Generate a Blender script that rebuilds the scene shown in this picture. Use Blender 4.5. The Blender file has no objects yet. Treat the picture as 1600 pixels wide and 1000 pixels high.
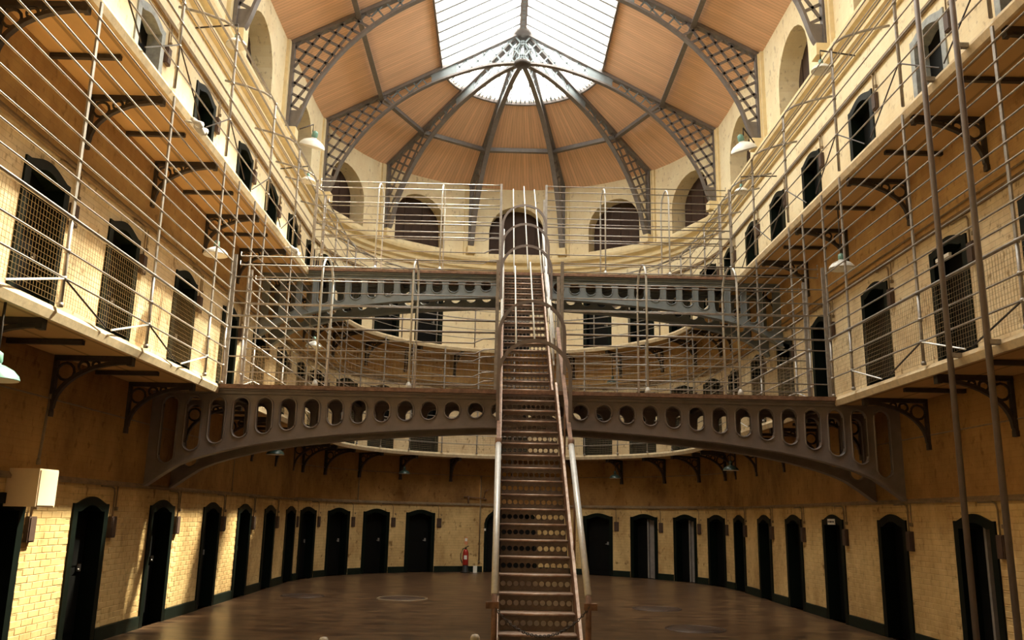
import bpy, math, random
from mathutils import Vector, Matrix
random.seed(7)
PI = math.pi
sc = bpy.context.scene
C = sc.collection

# ------------------------------------------------------------------ camera
F, YAW, PIT, ROLL = 1349.8, 0.0115, 0.2233, 0.0199
CAM = Vector((-0.417, 0.0, 1.706))
def cam_axes():
    cy, sy, cp, sp = math.cos(YAW), math.sin(YAW), math.cos(PIT), math.sin(PIT)
    fw = Vector((sy * cp, cy * cp, sp)); r = Vector((cy, -sy, 0)); u = r.cross(fw)
    c, s = math.cos(ROLL), math.sin(ROLL)
    return c * r + s * u, fw, -s * r + c * u
_r, _f, _u = cam_axes()
cd = bpy.data.cameras.new('camera'); cam = bpy.data.objects.new('camera', cd); C.objects.link(cam)
cd.sensor_width = 36; cd.lens = F * 36 / 1600; cd.clip_start = 0.05; cd.clip_end = 500
cam.matrix_world = Matrix(((_r.x, _u.x, -_f.x, CAM.x), (_r.y, _u.y, -_f.y, CAM.y), (_r.z, _u.z, -_f.z, CAM.z), (0, 0, 0, 1)))
sc.camera = cam
# ------------------------------------------------------------------ world, sun, exposure
wd = bpy.data.worlds.new('overcast_sky'); sc.world = wd; wd.use_nodes = True
bg = wd.node_tree.nodes['Background']
bg.inputs[0].default_value = (1.0, 0.955, 0.87, 1); bg.inputs[1].default_value = 12.5
sd = bpy.data.lights.new('sun', 'SUN'); sd.energy = 32.0; sd.angle = math.radians(3.2); sd.color = (1.0, 0.88, 0.66)
sun = bpy.data.objects.new('sun', sd); C.objects.link(sun); sun.location = (6, 28, 20)
sun.rotation_euler = Vector((-0.548, -0.43, -1)).to_track_quat('-Z', 'Y').to_euler()
pd = bpy.data.lights.new('skylight_portal', 'AREA'); pd.shape = 'RECTANGLE'; pd.size = 4.7; pd.size_y = 19.4
pd.cycles.is_portal = True
po = bpy.data.objects.new('skylight_portal', pd); C.objects.link(po); po.location = (0, 15.55, 14.30)
sc.view_settings.view_transform = 'Standard'; sc.view_settings.look = 'None'
sc.view_settings.gamma = 1.0; sc.view_settings.use_curve_mapping = False
sc.view_settings.exposure = -0.06
sc.cycles.use_denoising = True
sc.cycles.max_bounces = 10; sc.cycles.diffuse_bounces = 4; sc.cycles.transparent_max_bounces = 12
sc.cycles.sample_clamp_indirect = 6.0

# ------------------------------------------------------------------ hall dimensions (metres)
R, RG, Y0, YN = 5.65, 4.64, 22.3, -4.0          # wall half width, gallery edge, apse centre, near end
Z1, Z2, ZC, ZT = 3.55, 6.865, 9.95, 12.63       # gallery floors, clerestory base, wall top
YA, ZA = 22.9, 15.66                            # roof apex
SL = (ZA - ZT) / R

# ------------------------------------------------------------------ materials
MT = {}
def _n(nt, t, **k):
    n = nt.nodes.new(t)
    for a, b in k.items(): setattr(n, a, b)
    return n
def mat(name, col, rough=0.7, metal=0.0, var=0.25, scale=6.0, bump=0.0, spec=0.4, col2=None, stretch=(1, 1, 1), r0=0.3, r1=0.7):
    m = bpy.data.materials.new(name); m.use_nodes = True; nt = m.node_tree; b = nt.nodes['Principled BSDF']
    b.inputs['Roughness'].default_value = rough; b.inputs['Metallic'].default_value = metal
    b.inputs['Specular IOR Level'].default_value = spec
    tc = _n(nt, 'ShaderNodeTexCoord'); mp = _n(nt, 'ShaderNodeMapping'); mp.inputs['Scale'].default_value = stretch
    nt.links.new(tc.outputs['Object'], mp.inputs[0])
    nz = _n(nt, 'ShaderNodeTexNoise'); nz.inputs['Scale'].default_value = scale; nz.inputs['Detail'].default_value = 6; nz.inputs['Roughness'].default_value = 0.65
    nt.links.new(mp.outputs[0], nz.inputs['Vector'])
    rp = _n(nt, 'ShaderNodeValToRGB'); rp.color_ramp.elements[0].position = r0; rp.color_ramp.elements[1].position = r1
    c2 = col2 if col2 else tuple(c * (1 - var) for c in col)
    rp.color_ramp.elements[0].color = (*c2, 1); rp.color_ramp.elements[1].color = (*col, 1)
    nt.links.new(nz.outputs['Fac'], rp.inputs[0]); nt.links.new(rp.outputs[0], b.inputs['Base Color'])
    if bump:
        bp = _n(nt, 'ShaderNodeBump'); bp.inputs['Strength'].default_value = bump; bp.inputs['Distance'].default_value = 0.02
        nt.links.new(nz.outputs['Fac'], bp.inputs['Height']); nt.links.new(bp.outputs[0], b.inputs['Normal'])
    MT[name] = m
    return m
def wall_mat(name, col, stain, bricks, stain_amt=0.5):
    """limewashed brick: uv = metres along the wall / height"""
    m = bpy.data.materials.new(name); m.use_nodes = True; nt = m.node_tree; b = nt.nodes['Principled BSDF']
    b.inputs['Roughness'].default_value = 0.75; b.inputs['Specular IOR Level'].default_value = 0.25
    uv = _n(nt, 'ShaderNodeUVMap', uv_map='wall')
    br = _n(nt, 'ShaderNodeTexBrick'); br.inputs['Scale'].default_value = 1.0; br.inputs['Brick Width'].default_value = 0.235
    br.inputs['Row Height'].default_value = 0.078; br.inputs['Mortar Size'].default_value = 0.007; br.inputs['Mortar Smooth'].default_value = 0.6
    br.inputs['Color1'].default_value = (1, 1, 1, 1); br.inputs['Color2'].default_value = (0.8, 0.8, 0.8, 1); br.inputs['Mortar'].default_value = (0.35, 0.35, 0.35, 1)
    nt.links.new(uv.outputs[0], br.inputs['Vector'])
    nz = _n(nt, 'ShaderNodeTexNoise'); nz.inputs['Scale'].default_value = 0.9; nz.inputs['Detail'].default_value = 8; nz.inputs['Roughness'].default_value = 0.68
    mp = _n(nt, 'ShaderNodeMapping'); mp.inputs['Scale'].default_value = (1.3, 1.3, 0.9); ge = _n(nt, 'ShaderNodeNewGeometry'); nt.links.new(ge.outputs['Position'], mp.inputs[0]); nt.links.new(mp.outputs[0], nz.inputs['Vector'])
    rp = _n(nt, 'ShaderNodeValToRGB'); rp.color_ramp.elements[0].position = 0.36; rp.color_ramp.elements[1].position = 0.60
    rp.color_ramp.elements[0].color = (*[c * (1 - stain_amt) + s * stain_amt for c, s in zip(col, stain)], 1); rp.color_ramp.elements[1].color = (*col, 1)
    nt.links.new(nz.outputs['Fac'], rp.inputs[0])
    # small flaked spots
    n2 = _n(nt, 'ShaderNodeTexNoise'); n2.inputs['Scale'].default_value = 7; n2.inputs['Detail'].default_value = 5
    nt.links.new(mp.outputs[0], n2.inputs['Vector'])
    r2 = _n(nt, 'ShaderNodeValToRGB'); r2.color_ramp.elements[0].position = 0.30; r2.color_ramp.elements[1].position = 0.40
    r2.color_ramp.elements[0].color = (0.30, 0.22, 0.14, 1); r2.color_ramp.elements[1].color = (1, 1, 1, 1)
    nt.links.new(n2.outputs['Fac'], r2.inputs[0])
    mx = _n(nt, 'ShaderNodeMixRGB', blend_type='MULTIPLY'); mx.inputs[0].default_value = 0.3 + 0.45 * min(1, bricks)
    nt.links.new(rp.outputs[0], mx.inputs[1]); nt.links.new(r2.outputs[0], mx.inputs[2])
    m3 = _n(nt, 'ShaderNodeMixRGB', blend_type='MULTIPLY'); m3.inputs[0].default_value = 0.28 * bricks
    nt.links.new(mx.outputs[0], m3.inputs[1]); nt.links.new(br.outputs['Color'], m3.inputs[2])
    nt.links.new(m3.outputs[0], b.inputs['Base Color'])
    ad = _n(nt, 'ShaderNodeMath', operation='MULTIPLY_ADD'); ad.inputs[1].default_value = 0.6; nt.links.new(n2.outputs['Fac'], ad.inputs[0]); nt.links.new(br.outputs['Color'], ad.inputs[2])
    bp = _n(nt, 'ShaderNodeBump'); bp.inputs['Strength'].default_value = 0.55 * bricks; bp.inputs['Distance'].default_value = 0.02
    nt.links.new(ad.outputs[0], bp.inputs['Height']); nt.links.new(bp.outputs[0], b.inputs['Normal'])
    MT[name] = m
def board_mat(name, col, width):
    """boarding: uv.x = metres across the boards"""
    m = bpy.data.materials.new(name); m.use_nodes = True; nt = m.node_tree; b = nt.nodes['Principled BSDF']
    b.inputs['Roughness'].default_value = 0.7; b.inputs['Specular IOR Level'].default_value = 0.2
    uv = _n(nt, 'ShaderNodeUVMap', uv_map='wall'); mp = _n(nt, 'ShaderNodeMapping'); mp.inputs['Scale'].default_value = (1 / width, 1, 1)
    nt.links.new(uv.outputs[0], mp.inputs[0]); sx = _n(nt, 'ShaderNodeSeparateXYZ'); nt.links.new(mp.outputs[0], sx.inputs[0])
    fr = _n(nt, 'ShaderNodeMath', operation='FRACT'); nt.links.new(sx.outputs[0], fr.inputs[0])
    gt = _n(nt, 'ShaderNodeMath', operation='GREATER_THAN'); gt.inputs[1].default_value = 0.09; nt.links.new(fr.outputs[0], gt.inputs[0])
    fl = _n(nt, 'ShaderNodeMath', operation='FLOOR'); nt.links.new(sx.outputs[0], fl.inputs[0])
    wn = _n(nt, 'ShaderNodeTexWhiteNoise', noise_dimensions='1D'); nt.links.new(fl.outputs[0], wn.inputs['W'])
    nz = _n(nt, 'ShaderNodeTexNoise'); nz.inputs['Scale'].default_value = 1.5; nz.inputs['Detail'].default_value = 6
    m2 = _n(nt, 'ShaderNodeMapping'); m2.inputs['Scale'].default_value = (6, 0.7, 1); nt.links.new(uv.outputs[0], m2.inputs[0]); nt.links.new(m2.outputs[0], nz.inputs['Vector'])
    av = _n(nt, 'ShaderNodeMath', operation='MULTIPLY_ADD'); av.inputs[1].default_value = 0.35; nt.links.new(wn.outputs['Value'], av.inputs[0]); nt.links.new(nz.outputs['Fac'], av.inputs[2])
    rp = _n(nt, 'ShaderNodeValToRGB'); rp.color_ramp.elements[0].position = 0.25; rp.color_ramp.elements[1].position = 0.95
    rp.color_ramp.elements[0].color = (*[c * 0.8 for c in col], 1); rp.color_ramp.elements[1].color = (*[min(1, c * 1.08) for c in col], 1)
    nt.links.new(av.outputs[0], rp.inputs[0])
    mx = _n(nt, 'ShaderNodeMixRGB', blend_type='MIX'); mx.inputs[1].default_value = (*[c * 0.55 for c in col], 1)
    nt.links.new(gt.outputs[0], mx.inputs[0]); nt.links.new(rp.outputs[0], mx.inputs[2]); nt.links.new(mx.outputs[0], b.inputs['Base Color'])
    MT[name] = m
wall_mat('limewash', (0.73, 0.525, 0.24), (0.38, 0.22, 0.08), 1.0, 0.7)
wall_mat('cream_wash', (0.82, 0.695, 0.46), (0.46, 0.29, 0.13), 0.9, 0.6)
wall_mat('cream_plaster', (0.86, 0.765, 0.53), (0.66, 0.50, 0.28), 0.25, 0.5)
wall_mat('shaded_ochre_plaster', (0.58, 0.375, 0.155), (0.36, 0.20, 0.075), 0.4, 0.8)  # plaster ochre with the top gallery's shade mixed into the colour
wall_mat('shaded_brown_plaster', (0.40, 0.225, 0.075), (0.18, 0.09, 0.03), 0.45, 0.8)  # dirty brown plaster, darkened further to carry the first gallery's shade
board_mat('ceiling_boards', (0.82, 0.535, 0.355), 0.10)
board_mat('soffit_boards', (0.64, 0.42, 0.19), 0.22)
mat('floor_paint', (0.19, 0.108, 0.052), 0.32, var=0.5, scale=1.6, bump=0.12, spec=0.5, stretch=(1, 2.4, 1), col2=(0.055, 0.03, 0.017), r0=0.40, r1=0.66)
mat('stone_edge', (0.78, 0.64, 0.42), 0.8, var=0.3, scale=9, bump=0.2)
mat('cream_trim', (0.84, 0.70, 0.42), 0.7, var=0.2, scale=4)
mat('ledge_dirt', (0.30, 0.21, 0.12), 0.85, var=0.45, scale=6, bump=0.3)
mat('iron_dark', (0.075, 0.062, 0.055), 0.55, 0.3, 0.4, 12, 0.1)
mat('iron_grey', (0.25, 0.215, 0.205), 0.5, 0.2, 0.25, 5, 0.05)
mat('iron_blue', (0.23, 0.265, 0.285), 0.5, 0.2, 0.25, 5, 0.05)
mat('truss_grey', (0.22, 0.20, 0.195), 0.45, 0.3, 0.25, 8)
mat('rail_steel', (0.40, 0.37, 0.34), 0.42, 0.35, 0.4, 14)
mat('rail_pale', (0.74, 0.76, 0.76), 0.35, 0.15, 0.22, 18)
mat('rust_iron', (0.32, 0.185, 0.12), 0.65, 0.2, 0.6, 14, 0.15)
mat('riser_iron', (0.21, 0.165, 0.135), 0.6, 0.2, 0.45, 12, 0.1)
mat('worn_tread', (0.55, 0.44, 0.35), 0.45, 0.25, 0.6, 10, col2=(0.27, 0.14, 0.085))
mat('bar_white', (0.42, 0.45, 0.50), 0.5, 0, 0.1, 6)
mat('wire', (0.42, 0.34, 0.22), 0.6, 0.3, 0.2, 20)
mat('door_green', (0.0045, 0.0085, 0.006), 0.45, 0, 0.4, 7, 0.1, spec=0.15)
mat('door_black', (0.004, 0.004, 0.0035), 0.6, 0, 0.4, 7, spec=0.15)
mat('frame_bluegrey', (0.40, 0.44, 0.45), 0.6, 0, 0.45, 9, 0.2)
mat('plinth_green', (0.010, 0.018, 0.012), 0.5, 0, 0.4, 5, spec=0.2)
mat('plate_brown', (0.085, 0.05, 0.035), 0.6, 0, 0.3, 9)
mat('conduit', (0.30, 0.22, 0.13), 0.6, 0.1, 0.4, 9)
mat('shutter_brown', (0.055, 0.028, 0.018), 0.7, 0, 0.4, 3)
mat('grey_plaster', (0.26, 0.23, 0.21), 0.8, 0, 0.3, 6)
mat('enamel_white', (0.82, 0.82, 0.78), 0.3, 0, 0.08, 6)
mat('enamel_green', (0.03, 0.055, 0.045), 0.35, 0, 0.2, 6)
mat('enamel_teal', (0.18, 0.36, 0.30), 0.35, 0, 0.2, 6)
mat('bulb_glass', (0.75, 0.75, 0.7), 0.15, 0, 0.05, 6)
mat('box_cream', (0.82, 0.66, 0.44), 0.6, 0, 0.1, 3)
mat('ext_red', (0.42, 0.03, 0.02), 0.35, 0, 0.2, 4)
mat('rubber_black', (0.012, 0.012, 0.012), 0.6, 0, 0.1, 4)
mat('sign_white', (0.85, 0.83, 0.76), 0.6, 0, 0.08, 6)
mat('sign_orange', (0.75, 0.32, 0.16), 0.6, 0, 0.1, 6)
mat('cover_iron', (0.11, 0.07, 0.05), 0.5, 0.3, 0.4, 20, 0.2)
mat('post_pale', (0.62, 0.57, 0.48), 0.6, 0, 0.4, 20)
def glass_mat():
    m = bpy.data.materials.new('skylight_glass'); m.use_nodes = True; nt = m.node_tree; nt.nodes.clear()
    o = _n(nt, 'ShaderNodeOutputMaterial'); t = _n(nt, 'ShaderNodeBsdfTransparent'); t.inputs[0].default_value = (0.97, 0.98, 0.97, 1)
    l = _n(nt, 'ShaderNodeBsdfTranslucent'); l.inputs[0].default_value = (0.9, 0.9, 0.88, 1)
    nz = _n(nt, 'ShaderNodeTexNoise'); nz.inputs['Scale'].default_value = 3
    ml = _n(nt, 'ShaderNodeMath', operation='MULTIPLY'); ml.inputs[1].default_value = 0.12; nt.links.new(nz.outputs['Fac'], ml.inputs[0])
    x = _n(nt, 'ShaderNodeMixShader'); nt.links.new(ml.outputs[0], x.inputs[0]); nt.links.new(t.outputs[0], x.inputs[1]); nt.links.new(l.outputs[0], x.inputs[2])
    nt.links.new(x.outputs[0], o.inputs[0]); MT['skylight_glass'] = m
glass_mat()

# ------------------------------------------------------------------ mesh helpers
class MB:
    def __init__(s): s.v = []; s.f = []; s.uv = []; s.mi = []; s.sm = []
    def add(s, vs, fs, uvs=None, mi=0, smooth=False):
        o = len(s.v); s.v += [tuple(v) for v in vs]
        for k, f in enumerate(fs):
            s.f.append(tuple(i + o for i in f)); s.mi.append(mi); s.sm.append(smooth)
            s.uv.append(uvs[k] if uvs else None)
        return s
    def box(s, c, d, rz=0.0, mi=0):
        x, y, z = d[0] / 2, d[1] / 2, d[2] / 2; ca, sa = math.cos(rz), math.sin(rz)
        vs = [(c[0] + ca * a - sa * b, c[1] + sa * a + ca * b, c[2] + e) for e in (-z, z) for a, b in ((-x, -y), (x, -y), (x, y), (-x, y))]
        return s.add(vs, [(3, 2, 1, 0), (4, 5, 6, 7), (0, 1, 5, 4), (1, 2, 6, 5), (2, 3, 7, 6), (3, 0, 4, 7)], mi=mi)
    def tube(s, pts, r, n=6, closed=False, mi=0, r2=None):
        pts = [Vector(p) for p in pts]; N = len(pts); rings = []
        for i, p in enumerate(pts):
            a = pts[i - 1] if (i or closed) else p; b = pts[(i + 1) % N] if (i < N - 1 or closed) else p
            d = (b - a).normalized(); ref = Vector((0, 0, 1)) if abs(d.z) < 0.95 else Vector((1, 0, 0))
            x = d.cross(ref).normalized(); y = x.cross(d); rr = r if r2 is None else r + (r2 - r) * i / max(1, N - 1)
            rings.append([p + rr * (math.cos(t) * x + math.sin(t) * y) for t in [2 * PI * k / n for k in range(n)]])
        vs = [v for g in rings for v in g]; fs = []
        for i in range(N if closed else N - 1):
            for k in range(n):
                j = (i + 1) % N
                fs.append((i * n + k, i * n + (k + 1) % n, j * n + (k + 1) % n, j * n + k))
        if not closed:
            fs.append(tuple(range(n))[::-1]); fs.append(tuple((N - 1) * n + k for k in range(n)))
        return s.add(vs, fs, mi=mi, smooth=n > 5)
    def strip(s, pts, w, t, side, mi=0):
        """rectangular bar along pts; 'side' = vector across which it is w wide, t thick in the third direction"""
        pts = [Vector(p) for p in pts]; N = len(pts); vs = []; side = Vector(side).normalized()
        for i, p in enumerate(pts):
            d = (pts[min(i + 1, N - 1)] - pts[max(i - 1, 0)]).normalized(); nrm = d.cross(side).normalized()
            for a, b in ((-1, -1), (1, -1), (1, 1), (-1, 1)): vs.append(p + side * (a * w / 2) + nrm * (b * t / 2))
        fs = [(3, 2, 1, 0), tuple(4 * (N - 1) + k for k in range(4))]
        for i in range(N - 1):
            for k in range(4): fs.append((4 * i + k, 4 * i + (k + 1) % 4, 4 * i + 4 + (k + 1) % 4, 4 * i + 4 + k))
        return s.add(vs, fs, mi=mi)
    def lathe(s, prof, n=20, c=(0, 0, 0), mi=0):
        vs = [(c[0] + r * math.cos(2 * PI * k / n), c[1] + r * math.sin(2 * PI * k / n), c[2] + z) for r, z in prof for k in range(n)]
        fs = [(i * n + k, i * n + (k + 1) % n, (i + 1) * n + (k + 1) % n, (i + 1) * n + k) for i in range(len(prof) - 1) for k in range(n)]
        return s.add(vs, fs, mi=mi, smooth=True)
    def sweep(s, sections, closed_prof=True, uvw=None, mi=0):
        """sections: list of lists of points (same count), joined one to the next"""
        n = len(sections[0]); vs = [p for g in sections for p in g]; fs = []; uvs = []
        for i in range(len(sections) - 1):
            for k in range(n if closed_prof else n - 1):
                j = (k + 1) % n
                fs.append((i * n + k, (i + 1) * n + k, (i + 1) * n + j, i * n + j))
                if uvw: uvs.append([uvw(i, k), uvw(i + 1, k), uvw(i + 1, k + 1), uvw(i, k + 1)])
        if closed_prof:
            fs.append(tuple(range(n))); fs.append(tuple((len(sections) - 1) * n + k for k in range(n))[::-1])
            if uvw: uvs += [None, None]
        return s.add(vs, fs, uvs if uvw else None, mi=mi)
    def mesh(s, name, mats, org=(0, 0, 0)):
        me = bpy.data.meshes.new(name)
        me.from_pydata([(v[0] - org[0], v[1] - org[1], v[2] - org[2]) for v in s.v], [], s.f)
        for m in (mats if isinstance(mats, (list, tuple)) else [mats]): me.materials.append(MT[m])
        for p, i, sm in zip(me.polygons, s.mi, s.sm): p.material_index = i; p.use_smooth = sm
        if any(u for u in s.uv):
            L = me.uv_layers.new(name='wall')
            for p, u in zip(me.polygons, s.uv):
                if u:
                    for li, c in zip(p.loop_indices, u): L.data[li].uv = c
        me.update()
        return me
    def build(s, name, mats, parent=None, local=False):
        org = (0, 0, 0) if (parent is None or local) else tuple(parent_origin(parent))
        o = bpy.data.objects.new(name, s.mesh(name, mats, org)); C.objects.link(o)
        if parent is not None: o.parent = parent
        return o
def parent_origin(p):
    v = Vector(p.location)
    while p.parent: p = p.parent; v += Vector(p.location)
    return v
def tag(o, label=None, cat=None, group=None, kind=None):
    if label: o['label'] = label
    if cat: o['category'] = cat
    if group: o['group'] = group
    if kind: o['kind'] = kind
    return o
def empty(name, loc=(0, 0, 0), rz=0.0, **k):
    o = bpy.data.objects.new(name, None); C.objects.link(o); o.empty_display_size = 0.1
    o.location = loc; o.rotation_euler = (0, 0, rz)
    return tag(o, **k)
def inst(name, me, parent=None, loc=(0, 0, 0), rz=0.0):
    o = bpy.data.objects.new(name, me); C.objects.link(o); o.parent = parent; o.location = loc; o.rotation_euler = (0, 0, rz)
    return o
ORD = ['nearest', 'second', 'third', 'fourth', 'fifth', 'sixth', 'seventh', 'eighth', 'ninth', 'tenth', 'eleventh', 'twelfth']

# wall paths: (section, s) -> point; off > 0 goes into the masonry, < 0 into the hall
def wp(sec, s, z, off=0.0):
    if sec in ('left', 'right') and s > Y0:      # the side walls run a little way into the curve
        s = wang(sec, s); sec = 'back'
    if sec == 'left': return (-R - off, s, z)
    if sec == 'right': return (R + off, s, z)
    return ((R + off) * math.sin(s), Y0 + (R + off) * math.cos(s), z)
def wang(sec, s):
    k = max(0.0, s - Y0) / R
    return -PI / 2 + k if sec == 'left' else (PI / 2 - k if sec == 'right' else s)
YJ = 22.95; AJ = PI / 2 - (YJ - Y0) / R         # where side walls hand over to the curved wall
def upath(off, ymin=YN, n=40):
    """whole U from the left near end round the apse to the right near end; off = distance from the wall into the hall"""
    r = R - off
    return [(-r, ymin)] + [(r * math.sin(a), Y0 + r * math.cos(a)) for a in [-PI / 2 + PI * i / n for i in range(n + 1)]] + [(r, ymin)]
def sweep_u(mb, prof, ymin=YN, n=40, mi=0):
    cols = [[(x, y, z) for x, y in upath(o, ymin, n)] for o, z in prof]
    return mb.sweep([[c[i] for c in cols] for i in range(n + 3)], mi=mi)

# ------------------------------------------------------------------ door and window positions
D = math.radians
DL = [9.35, 11.44, 13.86, 16.28, 18.36, 20.4, 22.42]
DR = [9.05, 11.2, 13.56, 15.97, 18.1, 20.1, 22.2]
DA = [-76, -60.5, -45.3, -29.6, 28.2, 44.2, 60.2, 75.2]
def door_top(w, hs, h):
    pts = [(-w, hs), (-0.82 * w, hs)]
    for i in range(1, 10):
        t = -1 + 2 * i / 10; pts.append((0.82 * w * t, hs + (h - hs) * math.cos(t * PI / 2) ** 1.15))
    return pts + [(0.82 * w, hs), (w, hs)]
def arch_top(w, zs, h, n=12):
    return [(-w * math.cos(PI * i / n), zs + h * math.sin(PI * i / n)) for i in range(n + 1)]
DW = 0.44
OP_G = (0.0, door_top(DW, 1.73, 1.81)); OP_U = (0.0, door_top(DW, 1.87, 1.96)); OP_C = (0.0, arch_top(0.84, 1.46, 0.54))
OP_W = (0.0, arch_top(0.93, 0.78, 0.93))
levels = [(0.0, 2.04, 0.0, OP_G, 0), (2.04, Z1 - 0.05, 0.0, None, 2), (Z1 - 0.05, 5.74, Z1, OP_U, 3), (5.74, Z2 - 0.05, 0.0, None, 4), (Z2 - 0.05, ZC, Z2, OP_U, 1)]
CLL = [4.4, 8.5, 12.6, 16.68, 20.85]; CLA = [-67, -34.5, 0, 34.5, 67]
def wall_zone(mb, sec, s0, s1, z0, z1, zb, ops, ds, depth, mi):
    k = R if sec == 'back' else 1.0
    def quad(sa, sb, za, zb_, zc, zd):
        vs = [wp(sec, sa, za), wp(sec, sb, zb_), wp(sec, sb, zc), wp(sec, sa, zd)]
        uv = [(sa * k, za), (sb * k, zb_), (sb * k, zc), (sa * k, zd)]
        mb.add(vs, [(0, 1, 2, 3)], [uv], mi, False)
    cur = s0
    for scn, (sill, top) in sorted(ops, key=lambda o: o[0]) + [(None, (0, None))]:
        nxt = s1 if scn is None else scn + top[0][0] / k
        n = max(1, int(math.ceil((nxt - cur) / ds)))
        for i in range(n): quad(cur + (nxt - cur) * i / n, cur + (nxt - cur) * (i + 1) / n, z0, z0, z1, z1)
        if scn is None: break
        zs = zb + sill
        loop = [(top[0][0], zs)] + [(x, zb + z) for x, z in top] + [(top[-1][0], zs)]
        for (xa, za), (xb, zb2) in zip(loop[1:-1], loop[2:-1]):
            if xb - xa > 1e-6: quad(scn + xa / k, scn + xb / k, za, zb2, z1, z1)
        if zs > z0 + 1e-4: quad(scn + top[0][0] / k, scn + top[-1][0] / k, z0, z0, zs, zs)
        m = len(loop)
        for i in range(m):
            (xa, za), (xb, zb2) = loop[i], loop[(i + 1) % m]
            if abs(xa - xb) + abs(za - zb2) < 1e-6: continue
            mb.add([wp(sec, scn + xa / k, za), wp(sec, scn + xb / k, zb2), wp(sec, scn + xb / k, zb2, depth), wp(sec, scn + xa / k, za, depth)], [(0, 1, 2, 3)],
                   [[(0, za), (0.1, zb2), (0.1 + depth, zb2), (depth, za)]], mi)
        cur = scn + top[-1][0] / k
def make_wall(name, sec, s0, s1, doors, win, center=False):
    mb = MB(); ds = 100 if sec != 'back' else D(3)
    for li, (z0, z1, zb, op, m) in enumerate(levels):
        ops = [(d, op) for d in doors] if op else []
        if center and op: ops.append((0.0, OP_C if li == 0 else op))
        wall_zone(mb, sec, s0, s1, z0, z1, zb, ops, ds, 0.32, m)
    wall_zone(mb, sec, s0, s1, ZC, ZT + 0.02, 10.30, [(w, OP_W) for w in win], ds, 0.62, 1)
    return mb.build(name, ['limewash', 'cream_plaster', 'shaded_brown_plaster', 'cream_wash', 'shaded_ochre_plaster'])
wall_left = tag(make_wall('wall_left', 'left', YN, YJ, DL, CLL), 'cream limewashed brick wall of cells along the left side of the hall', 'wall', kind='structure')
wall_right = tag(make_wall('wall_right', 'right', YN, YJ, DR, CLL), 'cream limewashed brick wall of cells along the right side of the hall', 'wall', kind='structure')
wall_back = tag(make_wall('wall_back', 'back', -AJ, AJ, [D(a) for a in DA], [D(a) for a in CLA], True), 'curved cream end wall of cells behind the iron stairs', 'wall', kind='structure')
mb = MB(); mb.add([(-R, YN, 0), (R, YN, 0), (R, YN, ZT), (0, YN, ZA), (-R, YN, ZT)], [(0, 1, 2, 3, 4)], [[(0, 0), (11, 0), (11, 12), (5, 15), (0, 12)]])
tag(mb.build('wall_near', 'cream_plaster'), 'plain cream end wall behind the viewer', 'wall', kind='structure')
# floor: one slab with the apse outline
mb = MB(); pts = upath(-0.3, YN - 0.1); mb.add([(x, y, 0) for x, y in pts] + [(x, y, -0.2) for x, y in pts], [tuple(range(len(pts)))[::-1], tuple(range(len(pts), 2 * len(pts)))])
n = len(pts); mb.f += [(i, (i + 1) % n, n + (i + 1) % n, n + i) for i in range(n)]; mb.mi += [0] * n; mb.sm += [False] * n; mb.uv += [None] * n
tag(mb.build('floor', 'floor_paint'), 'dark brown painted hall floor with worn lighter streaks', 'floor', kind='structure')

# bricks that stand proud of the lower walls: the nearest 300 of each side as parts, the rest joined
def brick_mesh():
    out = []
    for k in range(4):
        b = MB(); w, h, d = 0.231, 0.0745, 0.0045; j = lambda a: random.uniform(-a, a)
        vs = [(-w / 2, 0, -h / 2), (w / 2, 0, -h / 2), (w / 2, 0, h / 2), (-w / 2, 0, h / 2)]
        e = 0.005; fr = [(-w / 2 + e + j(.003), -d + j(.0015), -h / 2 + e + j(.003)), (w / 2 - e + j(.003), -d + j(.0015), -h / 2 + e), (w / 2 - e, -d + j(.0015), h / 2 - e + j(.003)), (-w / 2 + e, -d + j(.0015), h / 2 - e)]
        u = [(0.05 + k * .3, 0.3), (0.15 + k * .3, 0.3), (0.15 + k * .3, 0.34), (0.05 + k * .3, 0.34)]
        b.add(vs + fr, [(4, 5, 6, 7), (0, 1, 5, 4), (1, 2, 6, 5), (2, 3, 7, 6), (3, 0, 4, 7)], [u] * 5)
        out.append(b)
    return out
wall_mat('limewash_brick', (0.73, 0.525, 0.24), (0.38, 0.22, 0.08), 0.0, 0.7)
BR = brick_mesh(); BRM = [b.mesh('brick', 'limewash_brick') for b in BR]
def lay_bricks(wall, sec, doors, ymin, ymax, nobj):
    spots = []
    for c in range(23):
        z = 0.215 + c * 0.078; y = ymin + (0.117 if c % 2 else 0.0)
        while y < ymax:
            if all(abs(y - d) > 0.49 + 0.118 for d in doors): spots.append((y, z))
            y += 0.235
    spots.sort(key=lambda p: p[0] if p[0] > 9.9 else 99)
    rest = MB(); rz = -wang(sec, 0)
    for i, (y, z) in enumerate(spots):
        x = -R if sec == 'left' else R
        if i < nobj: inst('brick', BRM[i % 4], wall, (x, y, z), rz)
        else:
            b = BR[i % 4]; ca, sa = math.cos(rz), math.sin(rz)
            rest.add([(x + ca * v[0] - sa * v[1], y + sa * v[0] + ca * v[1], z + v[2]) for v in b.v], b.f, [[(a + y, c2 + z) for a, c2 in u] for u in b.uv])
    if rest.f: tag(rest.build('brickwork', 'limewash_brick', wall), kind='stuff')
lay_bricks(wall_left, 'left', DL, 8.0, 21.8, 300)
lay_bricks(wall_right, 'right', DR, 8.0, 21.6, 300)

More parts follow.
